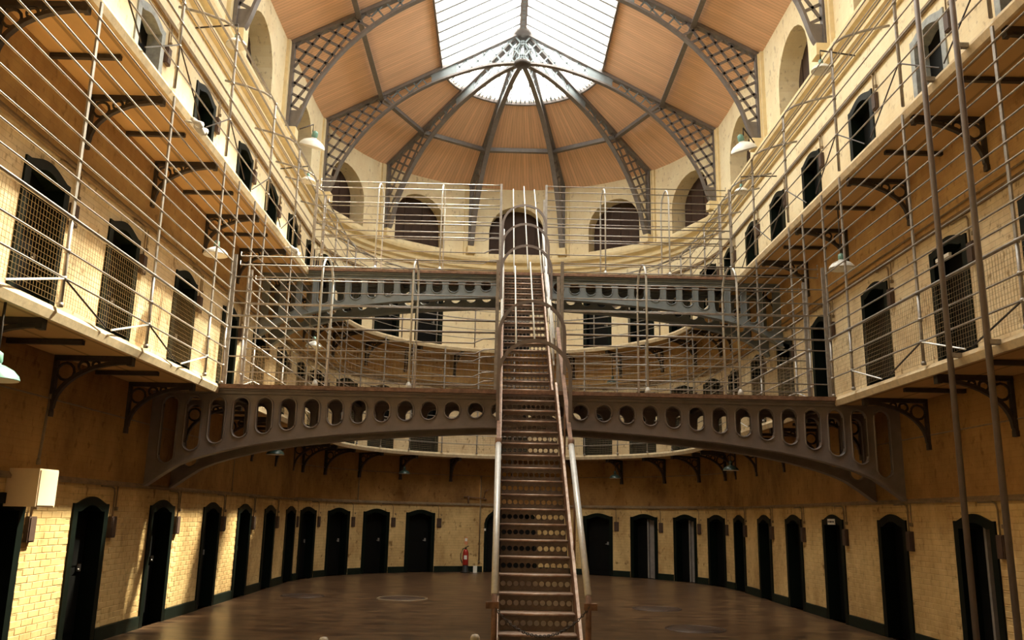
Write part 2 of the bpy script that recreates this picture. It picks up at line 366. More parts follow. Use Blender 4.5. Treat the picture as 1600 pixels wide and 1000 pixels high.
# ------------------------------------------------------------------ trims, plinths, cornice
mb = MB(); sweep_u(mb, [(0, 2.0), (0.045, 2.0), (0.05, 2.03), (0.02, 2.07), (0, 2.08)])
tag(mb.build('trim_1', 'ledge_dirt'), 'dirty narrow ledge above the ground-floor cell doors', 'ledge', kind='structure')
mb = MB(); sweep_u(mb, [(0, 5.70), (0.045, 5.70), (0.05, 5.73), (0.02, 5.78), (0, 5.79)])
tag(mb.build('trim_2', 'ledge_dirt'), 'stained narrow ledge above the first-floor cell doors', 'ledge', kind='structure')
mb = MB(); sweep_u(mb, [(-0.02, 9.60), (0.06, 9.60), (0.08, 9.68), (0.16, 9.74), (0.17, 9.80), (0.10, 9.82), (0.10, 9.90), (0.24, 9.96), (0.27, 10.04), (0.27, 10.10), (-0.02, 10.16)])
tag(mb.build('trim_3', 'cream_trim'), 'moulded cream cornice running below the arched clerestory openings', 'cornice', kind='structure')
mb = MB(); sweep_u(mb, [(-0.02, 8.98), (0.05, 8.98), (0.05, 9.05), (-0.02, 9.06)])
tag(mb.build('trim_4', 'ledge_dirt'), 'thin stained ledge above the top-floor cell doors', 'ledge', kind='structure')
def plinth(name, sec, s0, s1, doors, lab):
    mb = MB(); k = R if sec == 'back' else 1; cur = s0
    for d in sorted(doors) + [None]:
        hw = 0.88 if (d == 0.0) else 0.5
        e = s1 if d is None else d - hw / k
        n = 1 if sec != 'back' else 4
        if e > cur:
            mb.sweep([[wp(sec, cur + (e - cur) * i / n, z, o) for o, z in ((0.02, 0), (-0.025, 0), (-0.025, 0.17), (0.02, 0.18))] for i in range(n + 1)])
        if d is not None: cur = d + hw / k
    tag(mb.build(name, 'plinth_green'), lab, 'baseboard', kind='structure')
plinth('baseboard_left', 'left', YN, YJ, DL, 'dark green painted skirting along the left ground-floor wall')
plinth('baseboard_right', 'right', YN, YJ, DR, 'dark green painted skirting along the right ground-floor wall')
plinth('baseboard_back', 'back', -AJ, AJ, [D(a) for a in DA] + [0.0], 'dark green painted skirting round the curved end wall')

# ------------------------------------------------------------------ cell doors with their signal plates
def door_meshes(hs, h, fmat):
    o = door_top(DW + 0.05, hs + 0.03, h + 0.04); i = door_top(DW - 0.07, hs - 0.07, h - 0.07)
    ol = [(-DW - 0.05, 0)] + o + [(DW + 0.05, 0)]; il = [(-DW + 0.07, 0)] + i + [(DW - 0.07, 0)]; n = len(ol)
    b = MB()
    vs = [(x, -0.025, z) for x, z in ol] + [(x, -0.025, z) for x, z in il] + [(x, 0.2, z) for x, z in il] + [(x, 0.02, z) for x, z in ol]
    fs = []
    for k in range(n - 1): fs += [(k, k + 1, n + k + 1, n + k), (n + k, n + k + 1, 2 * n + k + 1, 2 * n + k), (3 * n + k, 3 * n + k + 1, k + 1, k)]
    b.add(vs, fs); frame = b.mesh('door_frame', fmat)
    b = MB(); wl = DW + 0.02
    b.box((0, 0.22, (h + 0.02) / 2), (2 * wl, 0.05, h + 0.02))
    for zc, zh in ((0.5, 0.7), (1.28, 0.6)):                       # recessed sheet straps on the leaf
        b.box((0, 0.19, zc), (2 * wl - 0.3, 0.015, zh))
    leaf = b.mesh('door_leaf', 'door_black')
    b = MB(); b.box((0.26, 0.175, 0.95), (0.05, 0.03, 0.09)); b.tube([(0.26, 0.17, 0.93), (0.18, 0.15, 0.93)], 0.012, 6)
    lock = b.mesh('lock', 'rail_steel')
    return frame, leaf, lock
DM_G = door_meshes(1.73, 1.81, 'door_green'); DM_U = door_meshes(1.87, 1.96, 'door_green'); DM_B = door_meshes(1.87, 1.96, 'frame_bluegrey')
b = MB(); b.box((0.62, -0.03, 1.46), (0.15, 0.05, 0.28)); b.box((0.62, -0.06, 1.46), (0.12, 0.012, 0.25)); PLATE = b.mesh('plate', 'plate_brown')
b = MB(); b.tube([(0.18, -0.03, 1.99), (0.5, -0.03, 1.99), (0.57, -0.03, 1.97), (0.6, -0.03, 1.9), (0.6, -0.03, 1.6)], 0.013, 6)
b.tube([(0.69, -0.025, 2.0), (0.69, -0.025, 1.72)], 0.009, 5); b.box((0.69, -0.03, 1.7), (0.035, 0.04, 0.05)); COND = b.mesh('conduit', 'conduit')
b = MB(); b.box((0.2, 0.14, 0.85), (0.16, 0.05, 1.68)); b.box((0.085, 0.1, 0.85), (0.05, 0.06, 1.68)); JAMB = b.mesh('open_door_edge', 'grey_plaster')
LV = ['ground-floor', 'first-floor', 'top-floor']
dn = 0
def place_door(sec, s, li, where, plate=True, opened=False, blue=False):
    global dn
    dn += 1; zb = (0, Z1, Z2)[li]; a = wang(sec, s); loc = wp(sec, s, zb)
    e = empty('door_%d' % dn, loc, -a, label=where % (('open ' if opened else '') + 'dark ' + LV[li] + ' cell door'), cat='door', group='cell doors', kind='structure')
    fr, lf, lk = DM_G if li == 0 else (DM_B if blue else DM_U)
    inst('door_frame', fr, e); inst('door_leaf', lf, e); inst('lock', lk, e)
    if opened: inst('open_door_edge', JAMB, e)
    if plate:
        p = empty('signal_plate', loc, -a, label='brown signal plate beside ' + where % (LV[li] + ' door'), cat='signal plate', group='signal plates')
        dz = 0 if li == 0 else 0.13
        inst('plate', PLATE, p, (0, 0, dz)); inst('conduit', COND, p, (0, 0, dz))
for li in range(3):
    for i, y in enumerate(DL):
        if li == 2 and i == 0: pass
        place_door('left', y, li, '%%s on the left wall, %s camera' % (ORD[i] + (' to' if i == 0 else ' from')), blue=(li == 2 and i < 2))
    for i, y in enumerate(DR):
        place_door('right', y, li, '%%s on the right wall, %s camera' % (ORD[i] + (' to' if i == 0 else ' from')), opened=(li == 0 and i == 1), blue=(li == 2 and i < 2))
    for i, a in enumerate(DA):
        k = 3 - i if i < 4 else i - 4
        place_door('back', D(a), li, '%%s in the curved wall, %s %s of stairs' % (['first', 'second', 'third', 'fourth'][k], 'left' if i < 4 else 'right'), opened=(li == 0 and i in (5, 6)))
    if li: place_door('back', 0.0, li, '%s in the curved wall, straight behind the stairs', plate=False)
# big arched doorway at the centre of the end wall
dn += 1
e = empty('door_%d' % dn, wp('back', 0, 0), 0, label='tall round-arched dark doorway behind the stair foot', cat='door', kind='structure')
ol = [(-0.88, 0)] + arch_top(0.88, 1.46, 0.57) + [(0.88, 0)]; il = [(-0.76, 0)] + arch_top(0.76, 1.44, 0.47) + [(0.76, 0)]; n = len(ol); b = MB()
b.add([(x, -0.03, z) for x, z in ol] + [(x, -0.03, z) for x, z in il] + [(x, 0.2, z) for x, z in il] + [(x, 0.03, z) for x, z in ol],
      [f for k in range(n - 1) for f in ((k, k + 1, n + k + 1, n + k), (n + k, n + k + 1, 2 * n + k + 1, 2 * n + k), (3 * n + k, 3 * n + k + 1, k + 1, k))])
b.build('door_frame', 'door_green', e, True)
b = MB(); b.box((0, 0.22, 1.03), (1.8, 0.06, 2.08)); b.build('door_leaf', 'door_black', e, True)
b = MB(); b.box((-0.82, -0.045, 1.28), (0.07, 0.02, 0.07)); b.build('switch_plate', 'sign_white', e, True)

# ------------------------------------------------------------------ clerestory openings: deep arches closed by dark boards
wn_ = 0
b = MB(); bw = 1.96 / 6
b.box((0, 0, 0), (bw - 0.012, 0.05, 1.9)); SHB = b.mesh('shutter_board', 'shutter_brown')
def place_window(sec, s, lab):
    global wn_
    wn_ += 1; a = wang(sec, s)
    e = empty('window_%d' % wn_, wp(sec, s, 10.3), -a, label=lab, cat='window', group='clerestory arches', kind='structure')
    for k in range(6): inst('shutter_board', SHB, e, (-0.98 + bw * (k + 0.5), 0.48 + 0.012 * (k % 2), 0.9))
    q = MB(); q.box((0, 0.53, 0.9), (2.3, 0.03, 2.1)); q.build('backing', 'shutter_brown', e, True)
for k, y in enumerate(CLL[::-1]):
    for sec in ('left', 'right'): place_window(sec, y, 'deep dark arched opening high on the %s wall, %s from the curved end' % (sec, ['first', 'second', 'third', 'fourth', 'fifth'][k]))
for a in CLA:
    place_window('back', D(a), {-67: 'dark clerestory arch at the far left of the curved end wall', -34.5: 'dark clerestory arch left of the stair cage', 0: 'dark clerestory arch behind the top of the stair cage', 34.5: 'dark clerestory arch right of the stair cage', 67: 'dark clerestory arch at the far right of the curved end wall'}[a])

# ------------------------------------------------------------------ roof: boarded ceiling, skylight, lattice arches
TP, TS = 4.02 / R, 2.33 / R                      # purlin and skylight edge, as fractions of the way from ridge to wall
A0 = math.acos((YA - Y0) / R)
RIBA = [-D(48.6), -D(16.2), D(16.2), D(48.6)]
def apse_roof(a, t):
    p = Vector((R * math.sin(a), Y0 + R * math.cos(a), ZT)); q = Vector((0, YA, ZA)); return q + (p - q) * t
def str_roof(sx, y, t): return Vector((sx * R * t, y, ZA - (ZA - ZT) * t))
RIBY = [22.9, 18.75, 14.6]
ceiling = empty('ceiling', (0, 10, ZT), label='tan boarded ceiling sloping from the walls up to the skylight', cat='ceiling', kind='structure')
def panel(name, grid, u0, ulen, vlen, th=0.05):
    """grid: list of columns of [lower, upper] points"""
    b = MB(); n = len(grid); up = Vector((0, 0, th))
    vs = [p for g in grid for p in g] + [Vector(p) + up for g in grid for p in g]; fs, uv = [], []
    for i in range(n - 1):
        k = 2 * i; o = 2 * n
        fs += [(k, k + 1, k + 3, k + 2), (o + k, o + k + 2, o + k + 3, o + k + 1)]
        ua, ub = u0 + ulen * i / (n - 1), u0 + ulen * (i + 1) / (n - 1); uv += [[(ua, 0), (ua, vlen), (ub, vlen), (ub, 0)], None]
        fs += [(k, k + 2, o + k + 2, o + k), (k + 1, o + k + 1, o + k + 3, k + 3)]; uv += [None, None]
    b.add(vs, fs, uv); return b.build(name, 'ceiling_boards', ceiling)
ys = [YN] + [2.2, 6.3, 10.45] + RIBY[::-1]
for sx in (-1, 1):
    for ya, yb in zip(ys, ys[1:]):
        panel('ceiling_panel', [[str_roof(sx, ya, 1.02), str_roof(sx, ya, TP)], [str_roof(sx, yb, 1.02), str_roof(sx, yb, TP)]], ya, yb - ya, 1.9)
        panel('ceiling_panel', [[str_roof(sx, ya, TP), str_roof(sx, ya, TS)], [str_roof(sx, yb, TP), str_roof(sx, yb, TS)]], ya, yb - ya, 1.9)
secs = [-A0] + RIBA + [A0]
for a, b2 in zip(secs, secs[1:]):
    aa = [a + (b2 - a) * i / 10 for i in range(11)]
    panel('ceiling_panel', [[apse_roof(t, 1.02), apse_roof(t, TP)] for t in aa], a * 5.2, (b2 - a) * 5.2, 1.9)
    panel('ceiling_panel', [[apse_roof(t, TP), apse_roof(t, TS)] for t in aa], a * 4, (b2 - a) * 4, 1.9)
# skylight
skylight = empty('window_%d' % (wn_ + 1), (0, YA, ZA), label='long glazed ridge skylight ending in a half-cone of glass at the roof apex', cat='skylight', kind='structure')
GP = 0.46; ng = 36; YS = YA - 36 * 0.46
yg = [YA - GP * k for k in range(ng + 1)]
pm = {}
for sx in (-1, 1):
    p0, p1 = str_roof(sx, YA, TS), str_roof(sx, YA, 0.012)
    b = MB(); d = Vector((0, GP - 0.03, 0)); t = Vector((0, 0, 0.006)); q = [p0 - d - Vector((0, .015, 0)), p0 - Vector((0, .015, 0)), p1 - Vector((0, .015, 0)), p1 - d - Vector((0, .015, 0))]
    org = skylight.location
    b.add([v - org for v in q] + [v - org + t for v in q], [(0, 1, 2, 3), (7, 6, 5, 4), (0, 4, 5, 1), (1, 5, 6, 2), (2, 6, 7, 3), (3, 7, 4, 0)]); me = b.mesh('glass_pane', 'skylight_glass')
    for k in range(ng): inst('glass_pane', me, skylight, (0, -GP * k, 0))
    b = MB(); b.strip([p0 - org, p1 - org], 0.085, 0.07, (0, 1, 0)); me = b.mesh('glazing_bar', 'bar_white')
    for k in range(ng + 1): inst('glazing_bar', me, skylight, (0, -GP * k, 0))
    panel('ceiling_panel', [[str_roof(sx, YN, TS), str_roof(sx, YN, 0.0)], [str_roof(sx, YS, TS), str_roof(sx, YS, 0.0)]], YN, YS - YN, 2.6)  # unseen boarding added where the skylight is cut short, to darken the near hall
    b = MB(); b.strip([str_roof(sx, YS, TS), str_roof(sx, YA, TS)], 0.05, 0.14, (1, 0, 0)); b.build('skylight_curb', 'iron_grey', skylight)
for i in range(20):
    a, b2 = -A0 + 2 * A0 * i / 20, -A0 + 2 * A0 * (i + 1) / 20
    q = [apse_roof(a, TS), apse_roof(b2, TS), apse_roof(b2, 0.03), apse_roof(a, 0.03)]; t = Vector((0, 0, 0.006))
    b = MB(); b.add(q + [v + t for v in q], [(0, 1, 2, 3), (7, 6, 5, 4)]); b.build('glass_pane', 'skylight_glass', skylight)
    b = MB(); b.strip([q[0], q[3]], 0.03, 0.05, Vector((math.cos(a), -math.sin(a), 0))); b.build('glazing_bar', 'bar_white', skylight)
aa = [-A0 + 2 * A0 * i / 48 for i in range(49)]
b = MB(); b.sweep([[apse_roof(a, TS), apse_roof(a, TS * 1.02), apse_roof(a, TS * 1.02) + Vector((0, 0, -.09)), apse_roof(a, TS) + Vector((0, 0, -.09))] for a in aa]); b.build('skylight_curb', 'iron_grey', skylight)
b = MB()
for a in aa[::1]:                                                # toothed fringe standing on the curb
    p = apse_roof(a, TS * 0.99); q = apse_roof(a, TS * 0.94)
    b.tube([p + Vector((0, 0, -0.06)), q + Vector((0, 0, -0.05))], 0.022, 4)
tag(b.build('curb_fringe', 'iron_blue', skylight))
# ridge girder with a pierced soffit plate and the boss at the apex
e = empty('ridge_girder', (0, YA, ZA - 0.3), label='grey ridge girder running up the middle of the skylight', cat='girder')
b = MB(); b.box((0, (YN + YA) / 2, ZA - 0.10), (0.20, YA - YN, 0.14)); b.build('top_plate', 'iron_grey', e)
b = MB()
for k in range(60): b.box((0, YA - 0.1 - 0.16 * k, ZA - 0.175), (0.07, 0.06, 0.012))
b.build('rivet_plate', 'iron_blue', e)
b = MB(); b.lathe([(0.0, -0.11), (0.20, -0.10), (0.26, -0.06), (0.24, 0.0), (0.05, 0.02)], 16, (0, YA - 0.12, ZA - 0.10)); b.build('apex_boss', 'truss_grey', e)

# lattice arch profile (distance from the centre line, height)
LOW = [(5.42, 10.42), (5.30, 10.62), (5.06, 11.35), (4.62, 12.10), (4.1, 12.74), (3.5, 13.29), (2.85, 13.73), (2.2, 14.06), (1.25, 14.41), (0.6, 14.54), (0.0, 14.58)]
def cat(P_, n=4):
    out = []
    for i in range(len(P_) - 1):
        p0 = P_[max(i - 1, 0)]; p1 = P_[i]; p2 = P_[i + 1]; p3 = P_[min(i + 2, len(P_) - 1)]
        for k in range(n):
            t = k / n
            out.append(tuple(0.5 * ((2 * b_) + (-a_ + c_) * t + (2 * a_ - 5 * b_ + 4 * c_ - d_) * t * t + (-a_ + 3 * b_ - 3 * c_ + d_) * t ** 3) for a_, b_, c_, d_ in zip(p0, p1, p2, p3)))
    return out + [P_[-1]]
LOWC = cat(LOW)
def low_z(x):
    for (xa, za), (xb, zb) in zip(LOWC, LOWC[1:]):
        if xb <= x <= xa: return za + (zb - za) * (xa - x) / max(1e-6, xa - xb)
    return 10.42 if x > 5 else 14.58
def top_z(x): return ZA - 0.10 - SL * x
def clip_line(p, d, x0, x1):
    ts = [i * 0.02 for i in range(-300, 301)]; best = None; run = []
    for t in ts:
        x, z = p[0] + d[0] * t, p[1] + d[1] * t
        if x0 <= x <= x1 and low_z(x) < z < top_z(x): run.append((x, z))
        else:
            if len(run) > 6 and (best is None or len(run) > len(best)): best = run
            run = []
    return (best[0], best[-1]) if best else None
XW = 5.50
def lattice():
    outer, inner = [], []
    for ang, off in ((28, 0.265), (-57, 0.275)):
        d = (math.cos(D(ang)), math.sin(D(ang))); nrm = (-d[1], d[0])
        for k in range(-12, 13):
            r_ = clip_line((4.9 + nrm[0] * off * k, 11.9 + nrm[1] * off * k), d, 3.75, XW)
            if r_: outer.append(r_)
    for ang in (50, -50):
        d = (math.cos(D(ang)), math.sin(D(ang))); nrm = (-d[1], d[0])
        for k in range(-16, 17):
            for x0, x1 in ((2.55, 3.75), (0.0, 1.95)):
                r_ = clip_line((2.0 + nrm[0] * 0.27 * k, 14.2 + nrm[1] * 0.27 * k), d, x0, x1)
                if r_: inner.append(r_)
    return outer, inner
LAT_O, LAT_I = lattice()
def rib_side(e, sx, kx, dense=True):
    """one half of an arch in the local x-z plane of e (x outwards)"""
    f = lambda x, z, y=0: (sx * x * kx, y, z - ZC)
    S = (0, 1, 0)
    b = MB(); b.strip([f(R - 0.08, top_z(R - 0.08) + 0.03), f(0, top_z(0) + 0.03)], 0.17, 0.09, S); b.build('top_chord', 'truss_grey', e, True)
    b = MB(); b.strip([f(*p) for p in LOWC], 0.15, 0.055, S); b.build('bottom_chord', 'truss_grey', e, True)
    b = MB(); b.strip([f(XW + 0.03, 10.42), f(XW + 0.03, top_z(XW))], 0.15, 0.07, S); b.build('wall_post', 'truss_grey', e, True)
    b = MB(); b.add([f(x, z, y) for y in (-0.03, 0.03) for x, z in ((XW + .03, 10.42), (5.40, 10.42), (5.22, 10.88), (XW + .03, 10.88))], [(0, 1, 2, 3), (7, 6, 5, 4), (0, 4, 5, 1), (1, 5, 6, 2), (2, 6, 7, 3), (3, 7, 4, 0)])
    b.build('foot_plate', 'truss_grey', e, True)
    pl = [(2.62, low_z(2.62)), (1.9, low_z(1.9)), (1.9, top_z(1.9)), (2.62, top_z(2.62))]
    b = MB(); b.add([f(x, z, y) for y in (-0.025, 0.025) for x, z in pl], [(0, 1, 2, 3), (7, 6, 5, 4), (0, 4, 5, 1), (1, 5, 6, 2), (2, 6, 7, 3), (3, 7, 4, 0)])
    b.build('gusset_plate', 'iron_blue', e, True)
    for p, q in LAT_O:
        b = MB(); b.strip([f(*p), f(*q)], 0.03, 0.06, S); b.build('lattice_bar', 'truss_grey', e, True)
    for p, q in LAT_I:
        b = MB(); b.strip([f(*p), f(*q)], 0.025, 0.04, S); b.build('lattice_bar', 'iron_blue', e, True)
for i, y in enumerate(RIBY):
    e = empty('roof_arch', (0, y, ZC), 0, label='grey iron lattice arch across the roof, %s' % ['crossing just below the roof apex', 'second from the rounded end', 'nearest the camera, only its feet in view'][i], cat='roof arch', group='lattice roof arches')
    rib_side(e, -1, 1.0); rib_side(e, 1, 1.0)
for a, lab in zip(RIBA, ('outer left', 'inner left', 'inner right', 'outer right')):
    p = Vector((R * math.sin(a), Y0 + R * math.cos(a), 0)) - Vector((0, YA, 0)); L = math.hypot(p.x, p.y)
    e = empty('roof_rib', (0, YA, ZC), math.atan2(p.y, p.x), label='grey iron lattice half rib on the %s of the rounded ceiling' % lab, cat='roof rib', group='radiating lattice ribs')
    rib_side(e, 1, L / R)
b = MB(); b.lathe([(0.0, 14.50), (0.20, 14.505), (0.25, 14.53), (0.25, 14.60), (0.0, 14.62)], 20, (0, YA, 0)); tag(b.build('rib_boss', 'iron_dark'), 'dark round iron boss where the ceiling ribs meet below the apex', 'boss')
# purlins between the ribs
def purlin(p, q, lab):
    p, q = Vector(p), Vector(q); e = empty('purlin', p, 0, label=lab, cat='purlin', group='ceiling purlins')
    side = (q - p).cross(Vector((0, 0, 1)))
    b = MB(); b.strip([p, q], 0.05, 0.13, side); b.build('web', 'truss_grey', e)
    b = MB(); b.strip([p - Vector((0, 0, .07)), q - Vector((0, 0, .07))], 0.13, 0.02, side); b.build('flange', 'truss_grey', e)
dz = Vector((0, 0, 0.12))
lbs = ['at the far left of the rounded ceiling', 'left of centre in the rounded ceiling', 'across the middle of the rounded ceiling', 'right of centre in the rounded ceiling', 'at the far right of the rounded ceiling']
for (a, b2), l in zip(zip(secs, secs[1:]), lbs): purlin(apse_roof(a, TP) - dz, apse_roof(b2, TP) - dz, 'grey iron purlin ' + l)
for sx, sd_ in ((-1, 'left'), (1, 'right')):
    for ya, yb, l in ((22.9, 18.75, 'beside the rounded end'), (18.75, 14.6, 'nearest the camera')): purlin(str_roof(sx, ya, TP) - dz, str_roof(sx, yb, TP) - dz, 'straight grey purlin on the %s ceiling slope, %s' % (sd_, l))
# pilaster strips and corbels under the rib feet
for wall, sec, ss in ((wall_left, 'left', RIBY[1:]), (wall_right, 'right', RIBY[1:]), (wall_back, 'back', [-A0] + RIBA + [A0])):
    for s in ss:
        a = wang(sec, s); p = wp(sec, s, 0)
        b = MB(); b.box((0, -0.03, 11.38), (0.42, 0.10, 2.46)); b.box((0.12, -0.10, 11.38), (0.03, 0.04, 2.4))
        o = inst('pilaster', b.mesh('pilaster', 'cream_trim'), wall, (p[0], p[1], 0), -a)
        b = MB(); b.box((0, -0.16, 10.30), (0.28, 0.36, 0.24)); b.box((0, -0.10, 10.15), (0.2, 0.22, 0.10)); inst('corbel', b.mesh('corbel', 'cream_trim'), wall, (p[0], p[1], 0), -a)

# ------------------------------------------------------------------ galleries
def bracket_mesh():
    b = MB(); S = (1, 0, 0)
    b.strip([(0, -0.02, -0.03), (0, -0.90, -0.03)], 0.07, 0.06, S); b.strip([(0, -0.03, -0.03), (0, -0.03, -0.66)], 0.07, 0.06, S)
    b.strip([(0, -0.88 + 0.83 * math.sin(t), -0.62 + 0.55 * math.cos(t)) for t in [PI / 2 * k / 10 for k in range(11)]], 0.06, 0.045, S)
    for cy_, cz, r_ in ((-0.16, -0.19, 0.10), (-0.36, -0.125, 0.06), (-0.50, -0.10, 0.04)):
        b.tube([(0, cy_ + r_ * math.cos(t), cz + r_ * math.sin(t)) for t in [2 * PI * k / 12 for k in range(12)]], 0.018, 5, True)
    b.box((0, -0.9, -0.05), (0.09, 0.06, 0.12)); b.box((0, -0.03, -0.68), (0.09, 0.06, 0.07))
    return b.mesh('bracket', 'iron_dark')
BRK = bracket_mesh()
b = MB(); b.box((0, -0.42, -0.035), (0.06, 0.8, 0.05)); JOI = b.mesh('joist', 'iron_dark')
PY = [2.0, 4.0, 6.0, 8.0, 10.04, 12.12, 14.43, 16.4, 18.4, 20.4, 22.2]
BA = [-82, -68.5, -53, -37.4, -20, 0, 20, 36.5, 52.4, 67.3, 82]
galleries = []
for gi, (z, nm) in enumerate(((Z1, 'first-floor'), (Z2, 'top-floor'))):
    e = empty('gallery', (0, Y0, z), label='%s walkway on iron brackets running round all three sides of the hall' % nm, cat='gallery'); galleries.append(e)
    for sec in ('left', 'back', 'right'):
        n = 1 if sec != 'back' else 40; s0, s1 = (YN, Y0) if sec != 'back' else (-PI / 2, PI / 2)
        cols = []
        for i in range(n + 1):
            s = s0 + (s1 - s0) * i / n; cols.append([wp(sec, s, z - 0.11, 0.05), wp(sec, s, z - 0.11, -(R - RG) + 0.04), wp(sec, s, z - 0.005, -(R - RG) + 0.04), wp(sec, s, z - 0.005, 0.05)])
        k = R if sec == 'back' else 1
        b = MB(); b.sweep(cols, uvw=lambda i, j: (j % 4 * 0.5, (s0 + (s1 - s0) * i / n) * k)); b.build('deck', 'soffit_boards', e)
        cols = []
        for i in range(n + 1):
            s = s0 + (s1 - s0) * i / n; o = -(R - RG)
            cols.append([wp(sec, s, z - 0.13, o + 0.05), wp(sec, s, z - 0.13, o + 0.01), wp(sec, s, z - 0.05, o - 0.02), wp(sec, s, z, o), wp(sec, s, z + 0.005, o + 0.12)])
        b = MB(); b.sweep(cols); b.build('nosing', 'stone_edge', e)
    for sec in ('left', 'right'):
        for i, y in enumerate(PY):
            p = wp(sec, y, 0); inst('bracket', BRK, e, (p[0], p[1] - Y0, -0.11), -wang(sec, 0))
            if i: p = wp(sec, (y + PY[i - 1]) / 2, 0); inst('joist', JOI, e, (p[0], p[1] - Y0, -0.11), -wang(sec, 0))
    for a in BA:
        p = wp('back', D(a), 0); inst('bracket', BRK, e, (p[0], p[1] - Y0, -0.11), -D(a))

# ------------------------------------------------------------------ gallery railings
def rp_(sec, s, z, inset=0.0):
    """point on the railing line; inset > 0 moves towards the wall"""
    r = RG - 0.04 + inset
    if sec == 'left': return (-r, s, z)
    if sec == 'right': return (r, s, z)
    return (r * math.sin(s), Y0 + r * math.cos(s), z)
def run(sec, s0, s1, z, inset=0.0):
    n = 1 if sec != 'back' else max(2, int(abs(s1 - s0) / D(4)))
    return [rp_(sec, s0 + (s1 - s0) * i / n, z, inset) for i in range(n + 1)]
def mesh_panel(sec, s0, s1, z0, z1):
    b = MB(); k = 1 if sec != 'back' else RG; L = abs(s1 - s0) * k; nv = int(L / 0.052); nh = int((z1 - z0) / 0.052)
    for i in range(1, nv):
        s = s0 + (s1 - s0) * i / nv; b.tube([rp_(sec, s, z0, 0.015), rp_(sec, s, z1, 0.015)], 0.0022, 3)
    for j in range(nh + 1): b.tube(run(sec, s0, s1, z0 + (z1 - z0) * j / nh, 0.018), 0.0022, 3)
    return b
OFF1 = [0.28, 0.55, 0.88, 1.08, 1.28, 1.48, 1.70, 1.91, 2.13, 2.35, 2.58, 2.81, 3.03]
def rail_first(sec, lab):
    z = Z1; e = empty('gallery_railing', rp_(sec, 10.0 if sec != 'back' else 0.0, z), label=lab, cat='railing', group='gallery railings')
    if sec == 'back':
        posts = [D(a) for a in (-84, -70, -56, -42, -28, -14, 0, 14, 28, 42, 56, 70, 84)]; segs = [(-PI / 2, PI / 2)]; mseg = list(zip(posts, posts[1:]))
    else:
        posts = [4.0, 6.0, 8.0, 10.04, 12.12, 12.86, 13.75, 14.43, 16.4, 18.4, 20.4, 22.2]; segs = [(3.0, 12.86), (13.75, Y0)]; mseg = [(a, b_) for a, b_ in zip(posts, posts[1:]) if a != 12.86]
    for s in posts:
        b = MB(); p = rp_(sec, s, z); a = wang(sec, s)
        b.tube([p, rp_(sec, s, z + 0.9)], 0.02, 6); b.box(rp_(sec, s, (z + 0.9 + Z2 - 0.1) / 2), (0.045, 0.02, Z2 - 0.1 - z - 0.9), -a)
        for zz in (0.02, 0.28, 0.55, 0.88): b.lathe([(0, -0.025), (0.03, -0.02), (0.03, 0.02), (0, 0.025)], 8, rp_(sec, s, z + zz))
        b.build('post', 'rail_steel', e)
    for o in OFF1:
        for s0, s1 in (segs if o < 2.2 or sec == 'back' else [(segs[0][0], segs[-1][1])]):
            b = MB(); b.tube(run(sec, s0, s1, z + o, -0.012), 0.02 if o == 0.88 else 0.0105, 6); b.build('handrail' if o == 0.88 else 'rail_bar', 'rail_steel', e)
    for s0, s1 in mseg: mesh_panel(sec, s0, s1, z + 0.03, z + 0.86).build('wire_mesh', 'wire', e)
    if sec != 'back':
        for s in posts:
            if s in (12.86, 13.75): continue
            for d_ in (-0.95, 0.95):
                if (s < 12.86) != (s + d_ < 12.86): continue
                b = MB(); b.tube([rp_(sec, s, z + 0.28, -0.01), rp_(sec, s + d_, z + 0.01, -0.01)], 0.011, 5); b.build('brace', 'rail_pale' if d_ < 0 else 'iron_dark', e)  # lit look painted in: camera-side brace pale, the other dark
rail_first('left', 'steel bar railing with wire mesh along the left first-floor gallery')
rail_first('right', 'steel bar railing with wire mesh along the right first-floor gallery')
rail_first('back', 'curved steel bar railing with wire mesh round the far first-floor gallery')
OFF2 = [0.28, 0.58, 0.90, 1.18, 1.46, 1.74, 2.02]
def rail_top(sec, lab):
    z = Z2; e = empty('gallery_railing', rp_(sec, 10.0 if sec != 'back' else 0.0, z), label=lab, cat='railing', group='gallery railings')
    if sec == 'back': posts = [D(a) for a in (-80, -64, -48, -32, -16, 0, 16, 32, 48, 64, 80)]; segs = [(-PI / 2, PI / 2)]
    else: posts = [4.0, 6.0, 8.0, 10.0, 12.1, 14.43, 16.4, 18.1, 19.0, 20.6, 22.2]; segs = [(3.0, 18.1), (19.0, Y0)]
    arm = [(0, 0), (0, 1.0), (0, 2.0), (0.06, 2.13), (0.22, 2.24), (0.55, 2.36), (0.95, 2.46)]
    for s in posts:
        b = MB(); b.tube([rp_(sec, s, z + h, i_) for i_, h in arm], 0.021, 6)
        for zz in OFF2: b.lathe([(0, -0.02), (0.03, -0.015), (0.03, 0.015), (0, 0.02)], 8, rp_(sec, s, z + zz))
        b.build('post', 'rail_steel', e)
    bars = [(0, o) for o in OFF2] + [(0.12, 2.19), (0.36, 2.30), (0.62, 2.39)]
    for i_, o in bars:
        for s0, s1 in (segs if o < 1.9 or sec == 'back' else [(segs[0][0], segs[-1][1])]):
            b = MB(); b.tube(run(sec, s0, s1, z + o, i_ - 0.012), 0.018 if o == 0.90 else 0.0105, 6); b.build('handrail' if o == 0.90 else 'rail_bar', 'rail_steel', e)
    if sec != 'back':
        for s in posts:
            if s in (18.1, 19.0): continue
            for d_ in (-0.95, 0.95):
                b = MB(); b.tube([rp_(sec, s, z + 0.6, -0.01), rp_(sec, s + d_, z + 0.01, -0.01)], 0.010, 5); b.build('brace', 'iron_dark', e)
rail_top('left', 'steel bar railing with bent-in posts along the left top gallery')
rail_top('right', 'steel bar railing with bent-in posts along the right top gallery')
rail_top('back', 'curved steel bar railing with bent-in posts round the far top gallery')

